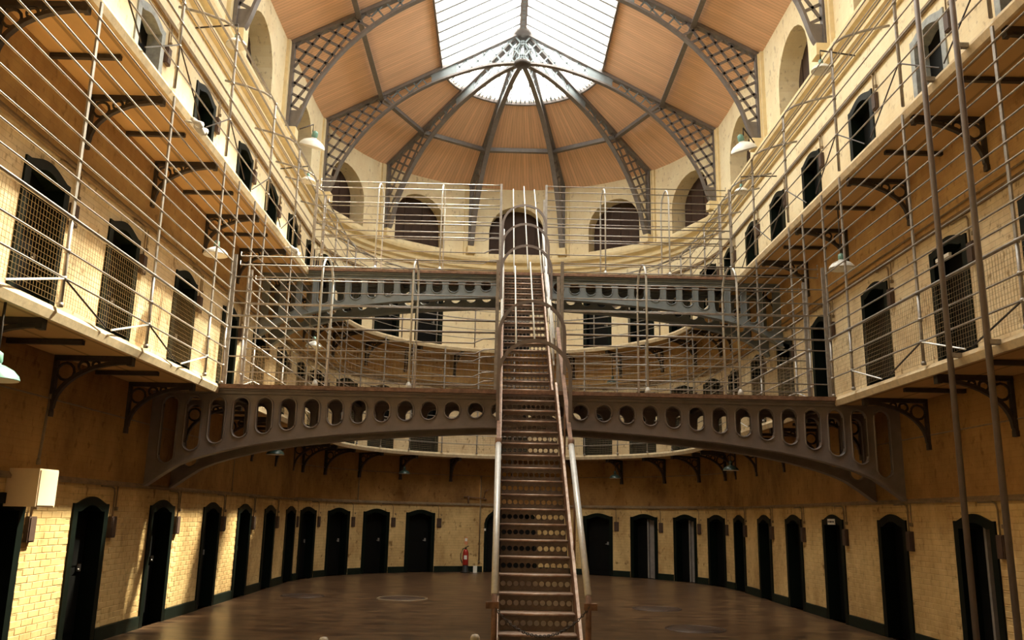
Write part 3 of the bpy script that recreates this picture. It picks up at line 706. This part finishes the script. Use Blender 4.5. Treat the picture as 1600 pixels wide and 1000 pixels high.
# ------------------------------------------------------------------ footbridges
HX = [0.0] + [s * x for x in [0.44] + [0.79 + 0.3505 * k for k in range(14)] for s in (-1, 1)]; HX.sort()
GZ = [(0, -.53), (0.8, -.55), (1.76, -.605), (2.8, -.69), (3.74, -.81), (4.3, -.915), (4.87, -1.065), (5.21, -1.21), (5.5, -1.42), (5.66, -1.54)]
def gz(x):                                                  # web bottom below deck level
    x = abs(x)
    for (xa, za), (xb, zb) in zip(GZ, GZ[1:]):
        if x <= xb: return za + (zb - za) * (x - xa) / (xb - xa)
    return GZ[-1][1]
def girder_mesh(mat_):
    b = MB(); top = -0.06; T = 0.03; hr = 0.110
    def hole(x, xc):
        dx = min(1.0, abs(x - xc) / hr); k = math.sqrt(max(0, 1 - dx * dx)) * hr
        zt, zb = -0.298, gz(xc) + 0.14 + hr
        if zb > zt: zb = zt = (zt + zb) / 2
        return zt + k, zb - k
    def col(xa, xb, za, zb, zc, zd):      # a quad prism: bottom za(xa) zb(xb), top zc(xb) zd(xa)
        b.add([(xa, -T, za), (xb, -T, zb), (xb, -T, zc), (xa, -T, zd), (xa, T, za), (xb, T, zb), (xb, T, zc), (xa, T, zd)], [(0, 1, 2, 3), (7, 6, 5, 4), (3, 2, 6, 7), (0, 4, 5, 1)])
    cur = -R + 0.01
    for xc in HX + [None]:
        nx = R - 0.01 if xc is None else xc - hr
        n = max(1, int((nx - cur) / 0.2) + 1)
        for i in range(n): xa, xb = cur + (nx - cur) * i / n, cur + (nx - cur) * (i + 1) / n; col(xa, xb, gz(xa), gz(xb), top, top)
        if xc is None: break
        xs = [xc - hr * math.cos(PI * i / 10) for i in range(11)]
        for xa, xb in zip(xs, xs[1:]):
            ta, ba = hole(xa, xc); tb, bb = hole(xb, xc)
            col(xa, xb, ta, tb, top, top); col(xa, xb, gz(xa), gz(xb), bb, ba)
        cur = xc + hr
    web = b.mesh('web', mat_)
    rims = []
    for xc in HX:                                          # raised rims round the openings
        zt, zb = hole(xc, xc); zt -= hr; zb += hr; rr = hr + 0.012
        lp = [(xc + rr * math.cos(t), -T - 0.008, zt + rr * math.sin(t)) for t in [PI * i / 10 for i in range(11)]] + [(xc + rr * math.cos(t), -T - 0.008, zb + rr * math.sin(t)) for t in [PI + PI * i / 10 for i in range(11)]]
        b = MB(); b.tube(lp, 0.014, 5, True); rims.append(b.mesh('opening_rim', mat_))
    b = MB(); xs = [-R + 0.01 + (2 * R - 0.02) * i / 48 for i in range(49)]
    b.strip([(x, 0, gz(x)) for x in xs], 0.17, 0.035, (0, 1, 0)); fl = b.mesh('bottom_flange', mat_)
    b = MB(); b.box((0, 0, top - 0.015), (2 * R - 0.02, 0.2, 0.03)); b.box((0, -0.04, top - 0.05), (2 * R - 0.02, 0.05, 0.05)); tf = b.mesh('top_flange', mat_)
    return web, rims, fl, tf
def footbridge(z, y0, y1, mat_, lab):
    e = empty('footbridge', (0, y0, z), label=lab, cat='footbridge', group='iron footbridges')
    ms = girder_mesh(mat_)
    for y in (y0 + 0.12, y1 + 0.08):
        g = inst('girder', ms[0], e, (0, y - y0, 0)); [inst('opening_rim', r_, g) for r_ in ms[1]]; inst('bottom_flange', ms[2], g); inst('top_flange', ms[3], g)
    b = MB(); b.box((0, (y1 - y0) / 2, -0.03), (2 * RG, y1 - y0 + 0.06, 0.06)); b.build('deck', 'rust_iron', e, True)
    for k in range(-5, 6):
        b = MB(); b.box((k * 0.9, (y1 - y0 + 0.2) / 2, -0.12), (0.07, y1 - y0 - 0.15, 0.1)); b.build('cross_beam', 'iron_dark', e, True)
footbridge(Z1, 12.88, 13.95, 'iron_grey', 'lower arched iron footbridge pierced by rounded openings, grey-brown')
footbridge(Z2, 18.05, 19.1, 'iron_blue', 'upper arched iron footbridge pierced by rounded openings, blue-grey')
BH = [0.20, 0.44, 0.72, 0.89, 1.07, 1.27, 1.46, 1.69, 1.88, 2.02]
def bridge_cage(z, yf, yb, mesh_, lab):
    e = empty('bridge_cage', (0, yf, z), label=lab, cat='railing', group='bridge cages')
    for s in (-1, 1):
        for x in (3.22, 1.81):
            b = MB(); pts = [(s * x, yf, z), (s * x, yf, z + 1.75)] + [(s * x, (yf + yb) / 2 - (yb - yf) / 2 * math.cos(t), z + 1.75 + 0.38 * math.sin(t)) for t in [PI * k / 10 for k in range(1, 10)]] + [(s * x, yb, z + 1.75), (s * x, yb, z)]
            b.tube(pts, 0.018, 6); b.lathe([(0, 0), (0.05, 0.01), (0.04, 0.06), (0.02, 0.1)], 8, (s * x, yf, z)); b.build('hoop', 'rail_pale', e)
        for y in (yf, yb):
            b = MB(); b.box((s * 0.5, y, z + 1.02), (0.05, 0.05, 2.05)); b.build('end_post', 'rail_steel', e)
            b = MB(); b.box((s * 4.58, y, z + 1.02), (0.05, 0.03, 2.05)); b.build('corner_post', 'rail_steel', e)
            for k, h in enumerate(BH):
                if y == yb and k % 2: continue
                x1 = 4.58 if h < 1.8 else 4.5
                b = MB()
                if h in (0.44, 0.72, 0.2) and s < 0: pts = [(s * x1, y, z + h), (s * 0.85, y, z + h), (s * 0.7, y, z + h + 0.07), (s * 0.5, y, z + h + 0.08)]
                else: pts = [(s * x1, y, z + h), (s * 0.5, y, z + h)]
                if h > 1.8: pts = [(s * x1, y, z + h + 0.07)] + pts
                b.tube(pts, 0.015 if h in (0.89, 1.07) else 0.010, 6); b.build('rail_bar', 'rail_steel', e)
        if mesh_:
            b = MB(); xa, xb = s * 0.5, s * 4.58
            for i in range(1, 70): x = xa + (xb - xa) * i / 70; b.tube([(x, yb, z + 0.04), (x, yb, z + 0.78)], 0.0022, 3)
            for j in range(13): b.tube([(xa, yb, z + 0.04 + 0.06 * j), (xb, yb, z + 0.04 + 0.06 * j)], 0.0022, 3)
            b.build('wire_mesh', 'wire', e)
bridge_cage(Z1, 12.95, 13.82, True, 'barred cage with hoops over the lower footbridge')
bridge_cage(Z2, 18.1, 19.02, False, 'barred cage with hoops over the upper footbridge')

# ------------------------------------------------------------------ stairs
def riser_mesh():
    b = MB(); W, H, n, T = 0.76, 0.152, 11, 0.006; p = W / n; r = 0.0285
    def col(xa, xb, za, zb, zc, zd):
        b.add([(xa, -T, za), (xb, -T, zb), (xb, -T, zc), (xa, -T, zd), (xa, T, za), (xb, T, zb), (xb, T, zc), (xa, T, zd)], [(0, 1, 2, 3), (7, 6, 5, 4), (3, 2, 6, 7), (0, 4, 5, 1)])
    for k in range(n):
        xc = -W / 2 + p * (k + 0.5); col(xc - p / 2, xc - r, 0, 0, H, H); col(xc + r, xc + p / 2, 0, 0, H, H)
        xs = [xc - r * math.cos(PI * i / 8) for i in range(9)]
        for xa, xb in zip(xs, xs[1:]):
            ka = math.sqrt(max(0, r * r - (xa - xc) ** 2)); kb = math.sqrt(max(0, r * r - (xb - xc) ** 2)); m = H * 0.5
            col(xa, xb, m + ka, m + kb, H, H); col(xa, xb, 0, 0, m - kb, m - ka)
        b.tube([(xc + (r + 0.004) * math.cos(t), -T, H / 2 + (r + 0.004) * math.sin(t)) for t in [2 * PI * i / 12 for i in range(12)]], 0.0045, 4, True)
    return b.mesh('riser', 'riser_iron')
RIS = riser_mesh()
b = MB(); b.box((0, 0.125, -0.012), (0.78, 0.27, 0.022)); b.tube([(-0.39, -0.01, -0.012), (0.39, -0.01, -0.012)], 0.013, 6); TRD = b.mesh('tread', 'worn_tread')
def flight(ys, zs, n, lab, low):
    g, h = 0.2305, 0.175
    e = empty('iron_staircase', (0, ys, zs), label=lab, cat='staircase', group='iron stair flights')
    ye, ze = n * g, n * h
    for k in range(1, n + 1):
        y, z = k * g, k * h
        if k < n or not low: inst('tread', TRD, e, (0, y, z))
        inst('riser', RIS, e, (0, y + 0.012, z - h + 0.001))
    for s in (-1, 1):
        b = MB(); b.strip([(s * 0.405, 0.02, 0.0), (s * 0.405, ye, ze - 0.02)], 0.02, 0.27, (1, 0, 0)); st = b.build('stringer', 'rust_iron', e, True)
        b = MB(); b.strip([(s * 0.41, -0.05, 0.13), (s * 0.41, ye - 0.06, ze + 0.12)], 0.03, 0.014, (1, 0, 0)); b.build('stringer_edge', 'worn_tread', st, True)
    up = lambda y, hh: y * h / g + hh
    X = 0.43
    for s in (-1, 1):
        if low:
            b = MB(); b.tube([(s * X, 0.0, 0.95), (s * X, 2.0, up(2.0, 0.98))], 0.034, 10); b.build('white_handrail', 'rail_pale', e, True)
            b = MB(); b.strip([(s * X, 2.0, up(2.0, 0.98)), (s * X, ye, up(ye, 0.98))], 0.05, 0.02, (1, 0, 0)); b.tube([(s * X, 2.0, up(2.0, 0.98) - .06), (s * X, 2.0, up(2.0, 0.98) + .06)], 0.04, 8); b.build('handrail', 'rust_iron', e, True)
            b = MB(); b.tube([(s * X, 0.0, -zs), (s * X, 0.0, 0.5)], 0.035, 8); b.tube([(s * X, 0, 0.5), (s * X, 0, 0.6), (s * X, 0, 0.96)], 0.028, 8); b.box((s * (X + 0.02), -0.01, 0.86), (0.12, 0.05, 0.06)); b.build('newel_post', 'rust_iron', e, True)
            for yy in (1.5, 3.0): b = MB(); b.tube([(s * X, yy, up(yy, 0.0)), (s * X, yy, up(yy, 0.97))], 0.014, 6); b.build('baluster', 'rust_iron', e, True)
        else:
            b = MB(); b.tube([(s * X, 0, 0.98), (s * X, ye, up(ye, 0.98))], 0.026, 8); b.build('white_handrail', 'rail_pale', e, True)
            b = MB(); b.tube([(s * X, 0, 0.55), (s * X, ye, up(ye, 0.55))], 0.016, 6); b.build('mid_rail', 'rail_pale', e, True)
            for yy in (0.1, 1.25, 2.25, 3.25, ye): b = MB(); b.tube([(s * X, yy, up(yy, 0.0)), (s * X, yy, up(yy, 1.0))], 0.016, 6); b.build('baluster', 'rail_steel', e, True)
    hoops = (2.4, 3.4) if low else (1.25, 2.25, 3.25)
    for yy in hoops:
        z0, zt = up(yy, 0.98), up(yy, 2.0); r_ = 0.45
        pts = [(-r_, yy, z0), (-r_, yy, zt - r_)] + [(-r_ * math.cos(t), yy, zt - r_ + r_ * math.sin(t)) for t in [PI * i / 14 for i in range(1, 14)]] + [(r_, yy, zt - r_), (r_, yy, z0)]
        b = MB(); b.strip(pts, 0.035, 0.045, (0, 1, 0)); b.build('cage_hoop', 'iron_grey', e, True)
    y0, y1 = (hoops[0], ye + 0.05) if low else (0.35, ye + 0.05)
    for t in (PI * 0.32, PI * 0.5, PI * 0.68):
        f = lambda yy, dx=0: (-0.437 * math.cos(t) + dx, yy, up(yy, 2.0) - 0.45 + 0.437 * math.sin(t))
        b = MB(); b.tube([f(y0), f((y0 + y1) / 2), f(y1 - .3, 0.0), f(y1 - .12, 0.0), f(y1)], 0.0125, 6); b.build('cage_bar', 'rail_pale', e, True)
    return e
flight(12.9 - 20 * 0.2305, Z1 - 20 * 0.175, 20, 'lower flight of rusty iron stairs with pierced risers and white handrails', True)
flight(13.75, Z1, 19, 'upper flight of rusty iron stairs climbing inside the hooped cage', False)
# chain slung between the newels
b = MB(); yc = 12.9 - 20 * 0.2305 - 0.03; N = 46
pt = lambda u: Vector((-0.44 + 0.88 * u, yc, 0.92 - 0.27 * (1 - (2 * u - 1) ** 2) ** 0.9))
for k in range(N):
    p, q = pt((k + 0.05) / N), pt((k + 0.95) / N); d = (q - p).normalized(); m = (p + q) / 2; up_ = Vector((0, 1, 0)) if k % 2 else d.cross(Vector((0, 1, 0)))
    b.tube([m + d * 0.015 * math.cos(t) + up_ * 0.010 * math.sin(t) for t in [2 * PI * i / 8 for i in range(8)]], 0.0048, 4, True)
tag(b.build('chain', 'iron_dark'), 'rusty chain hanging across the foot of the lower stairs', 'chain')

# ------------------------------------------------------------------ tall poles in front of the right gallery
for y, l in ((9.25, 'second from the camera'), (8.5, 'nearest the camera')):
    e = empty('steel_pole', (4.5, y, 0), label='tall grey steel pole standing in front of the right galleries, ' + l, cat='pole', group='tall steel poles')
    b = MB(); b.tube([(4.5, y, 0), (4.5, y, ZT)], 0.034, 8); b.lathe([(0, 0), (0.09, 0), (0.09, 0.02), (0.04, 0.04)], 10, (4.5, y, 0)); b.build('tube', 'iron_grey', e)
    for z in (Z1 - 0.03, Z2 - 0.03): b = MB(); b.box((4.56, y, z), (0.12, 0.06, 0.05)); b.build('clip', 'rail_steel', e)

# ------------------------------------------------------------------ lamps
def lamp(p, r, outer, lab, arm=None, tilt=None, drop=0.35, group='enamel lamps'):
    """p = centre of the shade rim"""
    e = empty('enamel_lamp', p, label=lab, cat='lamp', group=group)
    prof = [(r, 0), (0.93 * r, 0.20 * r), (0.72 * r, 0.42 * r), (0.38 * r, 0.60 * r), (0.2 * r, 0.66 * r), (0.2 * r, 0.80 * r)]
    b = MB(); b.lathe(prof, 24); o = b.build('shade', outer, e, True)
    b = MB(); b.lathe([(a_ * 0.97, z_ - 0.006) for a_, z_ in prof[:5]], 24); i_ = b.build('inner_shade', 'enamel_white', o, True)
    b = MB(); b.lathe([(0.21 * r, 0.72 * r), (0.24 * r, 0.8 * r), (0.22 * r, 1.15 * r), (0.08 * r, 1.25 * r), (0, 1.25 * r)], 12); b.build('cap', outer if outer != 'enamel_white' else 'enamel_teal', o, True)
    b = MB(); b.lathe([(0, 0.08 * r), (0.16 * r, 0.14 * r), (0.2 * r, 0.3 * r), (0.1 * r, 0.55 * r)], 12); b.build('bulb', 'bulb_glass', o, True)
    if tilt: o.rotation_euler = tilt
    b = MB(); top = Vector((0, 0, 1.2 * r))
    if arm: b.tube([top, top + Vector((0, 0, drop * 0.5)), Vector(arm)], 0.014, 6)
    else: b.tube([top, top + Vector((0, 0, drop))], 0.012, 6)
    b.build('hanging_rod', 'iron_dark', e, True)
    return e
lamp((-4.9, 12.96, 5.58), 0.19, 'enamel_white', 'white enamel lamp hanging under the left top gallery', drop=0.92)
lamp((4.9, 12.98, 5.60), 0.20, 'enamel_white', 'white enamel lamp hanging under the right top gallery', drop=0.88)
lamp((-4.9, 17.53, 2.82), 0.18, 'enamel_green', 'dark green lamp under the left gallery below the footbridge', drop=0.4)
lamp((-3.23, 26.12, 2.88), 0.17, 'enamel_green', 'dark green lamp over the curved wall left of the stairs', drop=0.35)
lamp((3.07, 26.25, 2.88), 0.17, 'enamel_green', 'dark green lamp over the curved wall right of the stairs', drop=0.35)
lamp((4.9, 19.99, 2.83), 0.18, 'enamel_green', 'dark green lamp under the right gallery below the footbridge', drop=0.4)
lamp((-4.9, 20.3, 5.55), 0.2, 'enamel_white', 'white lamp seen through the bridge bars on the left', drop=0.95)
lamp((3.0, 26.2, 5.75), 0.18, 'enamel_green', 'small dark lamp under the far top gallery right of the stairs', drop=0.75)
lamp((-4.75, 7.38, 2.76), 0.2, 'enamel_teal', 'pale green lamp at the left edge under the gallery', drop=0.45)
lamp((-4.45, 16.75, 9.10), 0.27, 'enamel_white', 'large white floodlight shade tilted on the left top railing', arm=(-0.2, -0.3, 0.25), tilt=(0.25, 0.25, 0))
lamp((4.42, 16.3, 9.05), 0.27, 'enamel_white', 'large white floodlight shade tilted on the right top railing', arm=(0.25, 0.1, 0.22), tilt=(0.25, -0.3, 0))
lamp((-4.9, 12.95, 9.18), 0.17, 'enamel_white', 'small white lamp on a left top railing post, nearer the camera', arm=(-0.7, 0, 0.3))
lamp((-4.95, 18.7, 9.1), 0.17, 'enamel_white', 'small white lamp on the left top railing beside the rounded end', arm=(-0.65, 0, 0.3))
lamp((4.95, 13.4, 9.25), 0.17, 'enamel_white', 'small green-capped lamp on the right top railing, nearer the camera', arm=(0.6, 0, 0.3))
lamp((4.8, 17.9, 8.78), 0.16, 'enamel_white', 'small green-capped lamp on the right top railing beside the rounded end', arm=(0.8, 0, 0.4))
def spot(p, lab):
    e = empty('spotlight', p, label=lab, cat='spotlight', group='spotlight clusters')
    b = MB(); b.box((0, 0, 0), (0.05, 0.24, 0.03)); b.tube([(0, 0, 0), (-0.14, 0, 0.02)], 0.015, 6); b.build('mount', 'enamel_white', e, True)
    for dy, dz in ((-0.09, -0.05), (0.09, -0.06), (0.0, -0.10)):
        b = MB(); b.tube([(0.0, dy, dz + 0.06), (0.05, dy - 0.02, dz), (0.13, dy - 0.05, dz - 0.05)], 0.026, 10, r2=0.05); b.build('lamp_head', 'enamel_white', e, True)
spot((-4.50, 10.55, 6.66), 'white spotlight cluster on the edge of the left top gallery, nearer the camera')
spot((-4.50, 16.0, 6.66), 'white spotlight cluster on the edge of the left top gallery, beside the footbridge')

# ------------------------------------------------------------------ wall fittings
e = empty('wall_box', (-R, 9.62, 1.7), label='plain cream box fixed to the left wall above the signal plate', cat='box')
b = MB(); b.box((-R + 0.17, 9.62, 1.905), (0.34, 0.40, 0.40)); b.build('body', 'box_cream', e); b = MB(); b.box((-R + 0.345, 9.62, 1.905), (0.012, 0.37, 0.37)); b.build('front_panel', 'box_cream', e)
def pipe(pts, r, lab, nm='wall_pipe'):
    b = MB(); b.tube(pts, r, 6)
    for p in (pts[0], pts[-1]): b.tube([Vector(p) - Vector((0, 0, .03)), Vector(p) + Vector((0, 0, .03))], r * 1.7, 6)
    tag(b.build(nm, 'conduit'), lab, 'pipe', group='wall pipes')
pipe([(-R + 0.03, 9.95, 2.2), (-R + 0.03, 10.02, 2.95)], 0.016, 'thin vertical conduit rising above the cream box on the left wall')
pipe([(R - 0.04, 9.35, 1.75), (R - 0.04, 9.35, 2.95)], 0.018, 'thin vertical conduit on the right wall behind the tall poles')
pipe([wp('back', D(-53), 2.05, -0.03), wp('back', D(-53), 2.9, -0.03)], 0.018, 'vertical conduit on the curved wall, further left of the stairs')
pipe([wp('back', D(-10.0), 0.3, -0.03), wp('back', D(-10.0), 2.9, -0.03)], 0.022, 'vertical pipe beside the arched doorway left of the stairs')
pipe([(-R + 0.03, 17.25, 2.1), (-R + 0.03, 17.25, 3.0)], 0.014, 'vertical conduit on the left wall beyond the bridge foot')
b = MB(); q = [wp('back', D(-15.5), 2.28, -0.05), wp('back', D(-8), 2.22, -0.05)]; b.tube(q, 0.018, 6); b.tube([wp('back', D(-14), 2.10, -0.05), wp('back', D(-14), 2.30, -0.05)], 0.03, 6); b.tube([wp('back', D(-9), 2.22, -0.05), wp('back', D(-8.6), 2.45, -0.05), wp('back', D(-7.8), 2.5, -0.08)], 0.02, 6)
tag(b.build('pipe_fitting', 'rust_iron'), 'rusty pipe fitting left of the arched doorway', 'pipe')
# thin horizontal conduit under the galleries
b = MB(); b.tube([(x, y, 2.93) for x, y in upath(0.02)], 0.011, 5); tag(b.build('wall_cable', 'conduit'), 'thin cable run along the wall under the first-floor gallery', 'cable')
b = MB(); b.tube([(x, y, 5.85) for x, y in upath(0.05)], 0.014, 5); tag(b.build('wall_cable', 'conduit'), 'thin cable run along the wall under the top gallery', 'cable')
# extinguisher
p = Vector((-1.38, 27.47, 0)); e = empty('fire_extinguisher', p, label='red fire extinguisher on a black stand against the curved wall', cat='extinguisher')
b = MB(); b.lathe([(0, 0), (0.15, 0), (0.15, 0.03), (0.09, 0.05), (0.085, 0.24), (0, 0.24)], 16); b.build('stand', 'rubber_black', e, True)
b = MB(); b.lathe([(0, 0.2), (0.085, 0.21), (0.09, 0.25), (0.09, 0.58), (0.07, 0.65), (0.03, 0.69), (0, 0.69)], 16); b.build('cylinder', 'ext_red', e, True)
b = MB(); b.tube([(0, 0, 0.68), (0, 0, 0.75)], 0.025, 8); b.tube([(0, 0, 0.74), (0.09, -0.03, 0.79)], 0.012, 6); b.build('valve', 'rubber_black', e, True)
b = MB(); b.tube([(0, 0, 0.73), (-0.09, 0, 0.70), (-0.15, -0.02, 0.55), (-0.15, -0.02, 0.40), (-0.10, -0.03, 0.28)], 0.014, 6); b.build('hose', 'rubber_black', e, True)
b = MB(); b.box((0, 0.08, 0.93), (0.09, 0.012, 0.22)); b.build('sign_board', 'sign_orange', e, True)
b = MB(); b.box((0, 0.071, 0.97), (0.07, 0.006, 0.09)); b.build('sign_panel', 'sign_white', e, True)
b = MB(); b.box((0, -0.092, 0.45), (0.09, 0.004, 0.12)); b.build('label_panel', 'sign_white', e, True)
b = MB(); b.box((0.0, 0, 0.1), (0.12, 0.08, 0.2)); o = tag(b.build('small_box', 'sign_white', None), 'small pale box on the floor right of the extinguisher', 'box'); o.location = (-1.08, 27.5, 0)
# sign over a right-hand door and a strip over another
e = empty('door_sign', (R - 0.03, 15.97, 1.68), -PI / 2, label='small white sign at the top of a right ground-floor door', cat='sign')
b = MB(); b.box((0, 0, 0.04), (0.34, 0.012, 0.10)); b.build('board', 'sign_white', e, True)
b = MB(); random.seed(3)
x = -0.14
while x < 0.13: w = random.uniform(0.008, 0.018); b.box((x, -0.008, 0.04), (w, 0.003, 0.032)); x += w + random.choice((0.007, 0.007, 0.02))
b.build('lettering', 'rubber_black', e, True)
b = MB(); b.box((R - 0.05, 11.25, Z1 + 1.72), (0.04, 0.36, 0.05)); tag(b.build('door_strip', 'sign_white'), 'white strip across the top of a right first-floor door', 'strip')
# manhole covers
for (x, y, r_, l) in ((-2.36, 18.75, 0.50, 'left of the stairs, ringed by pale cement'), (-4.45, 18.9, 0.42, 'far left near the cell doors'), (2.72, 17.6, 0.45, 'right of the stairs, further from the camera'), (2.78, 14.5, 0.46, 'right of the stairs, nearer the camera')):
    e = empty('floor_cover', (x, y, 0), label='round iron floor cover ' + l, cat='floor cover', group='floor covers')
    b = MB(); b.lathe([(0, 0.012), (r_ - 0.03, 0.012), (r_ - 0.02, 0.004)], 28); b.build('lid', 'cover_iron', e, True)
    b = MB(); b.lathe([(r_ - 0.015, 0.002), (r_ - 0.01, 0.014), (r_ + 0.02, 0.014), (r_ + 0.03, 0.002)], 28); b.build('rim', 'conduit' if 'cement' in l else 'cover_iron', e, True)
# two pale post tops at the bottom of the picture
for (x, y, dx, l) in ((-0.54, 5.6, 0.0, 'just left of the stair foot'), (-1.42, 5.36, 0.12, 'leaning, further left of the stair foot')):
    e = empty('barrier_post', (x - dx, y, 0), label='pale barrier post top at the bottom edge, ' + l, cat='post', group='barrier posts')
    b = MB(); b.tube([(0, 0, 0), (dx, 0, 0.98)], 0.024, 10); b.build('shaft', 'post_pale', e, True)
    b = MB(); b.lathe([(0.028, -0.02), (0.03, 0.0), (0.02, 0.018), (0, 0.022)], 12, (dx, 0, 0.975)); b.build('cap', 'post_pale', e, True)
    b = MB(); b.lathe([(0, 0), (0.12, 0), (0.12, 0.015), (0.03, 0.03)], 16); b.build('base', 'iron_dark', e, True)
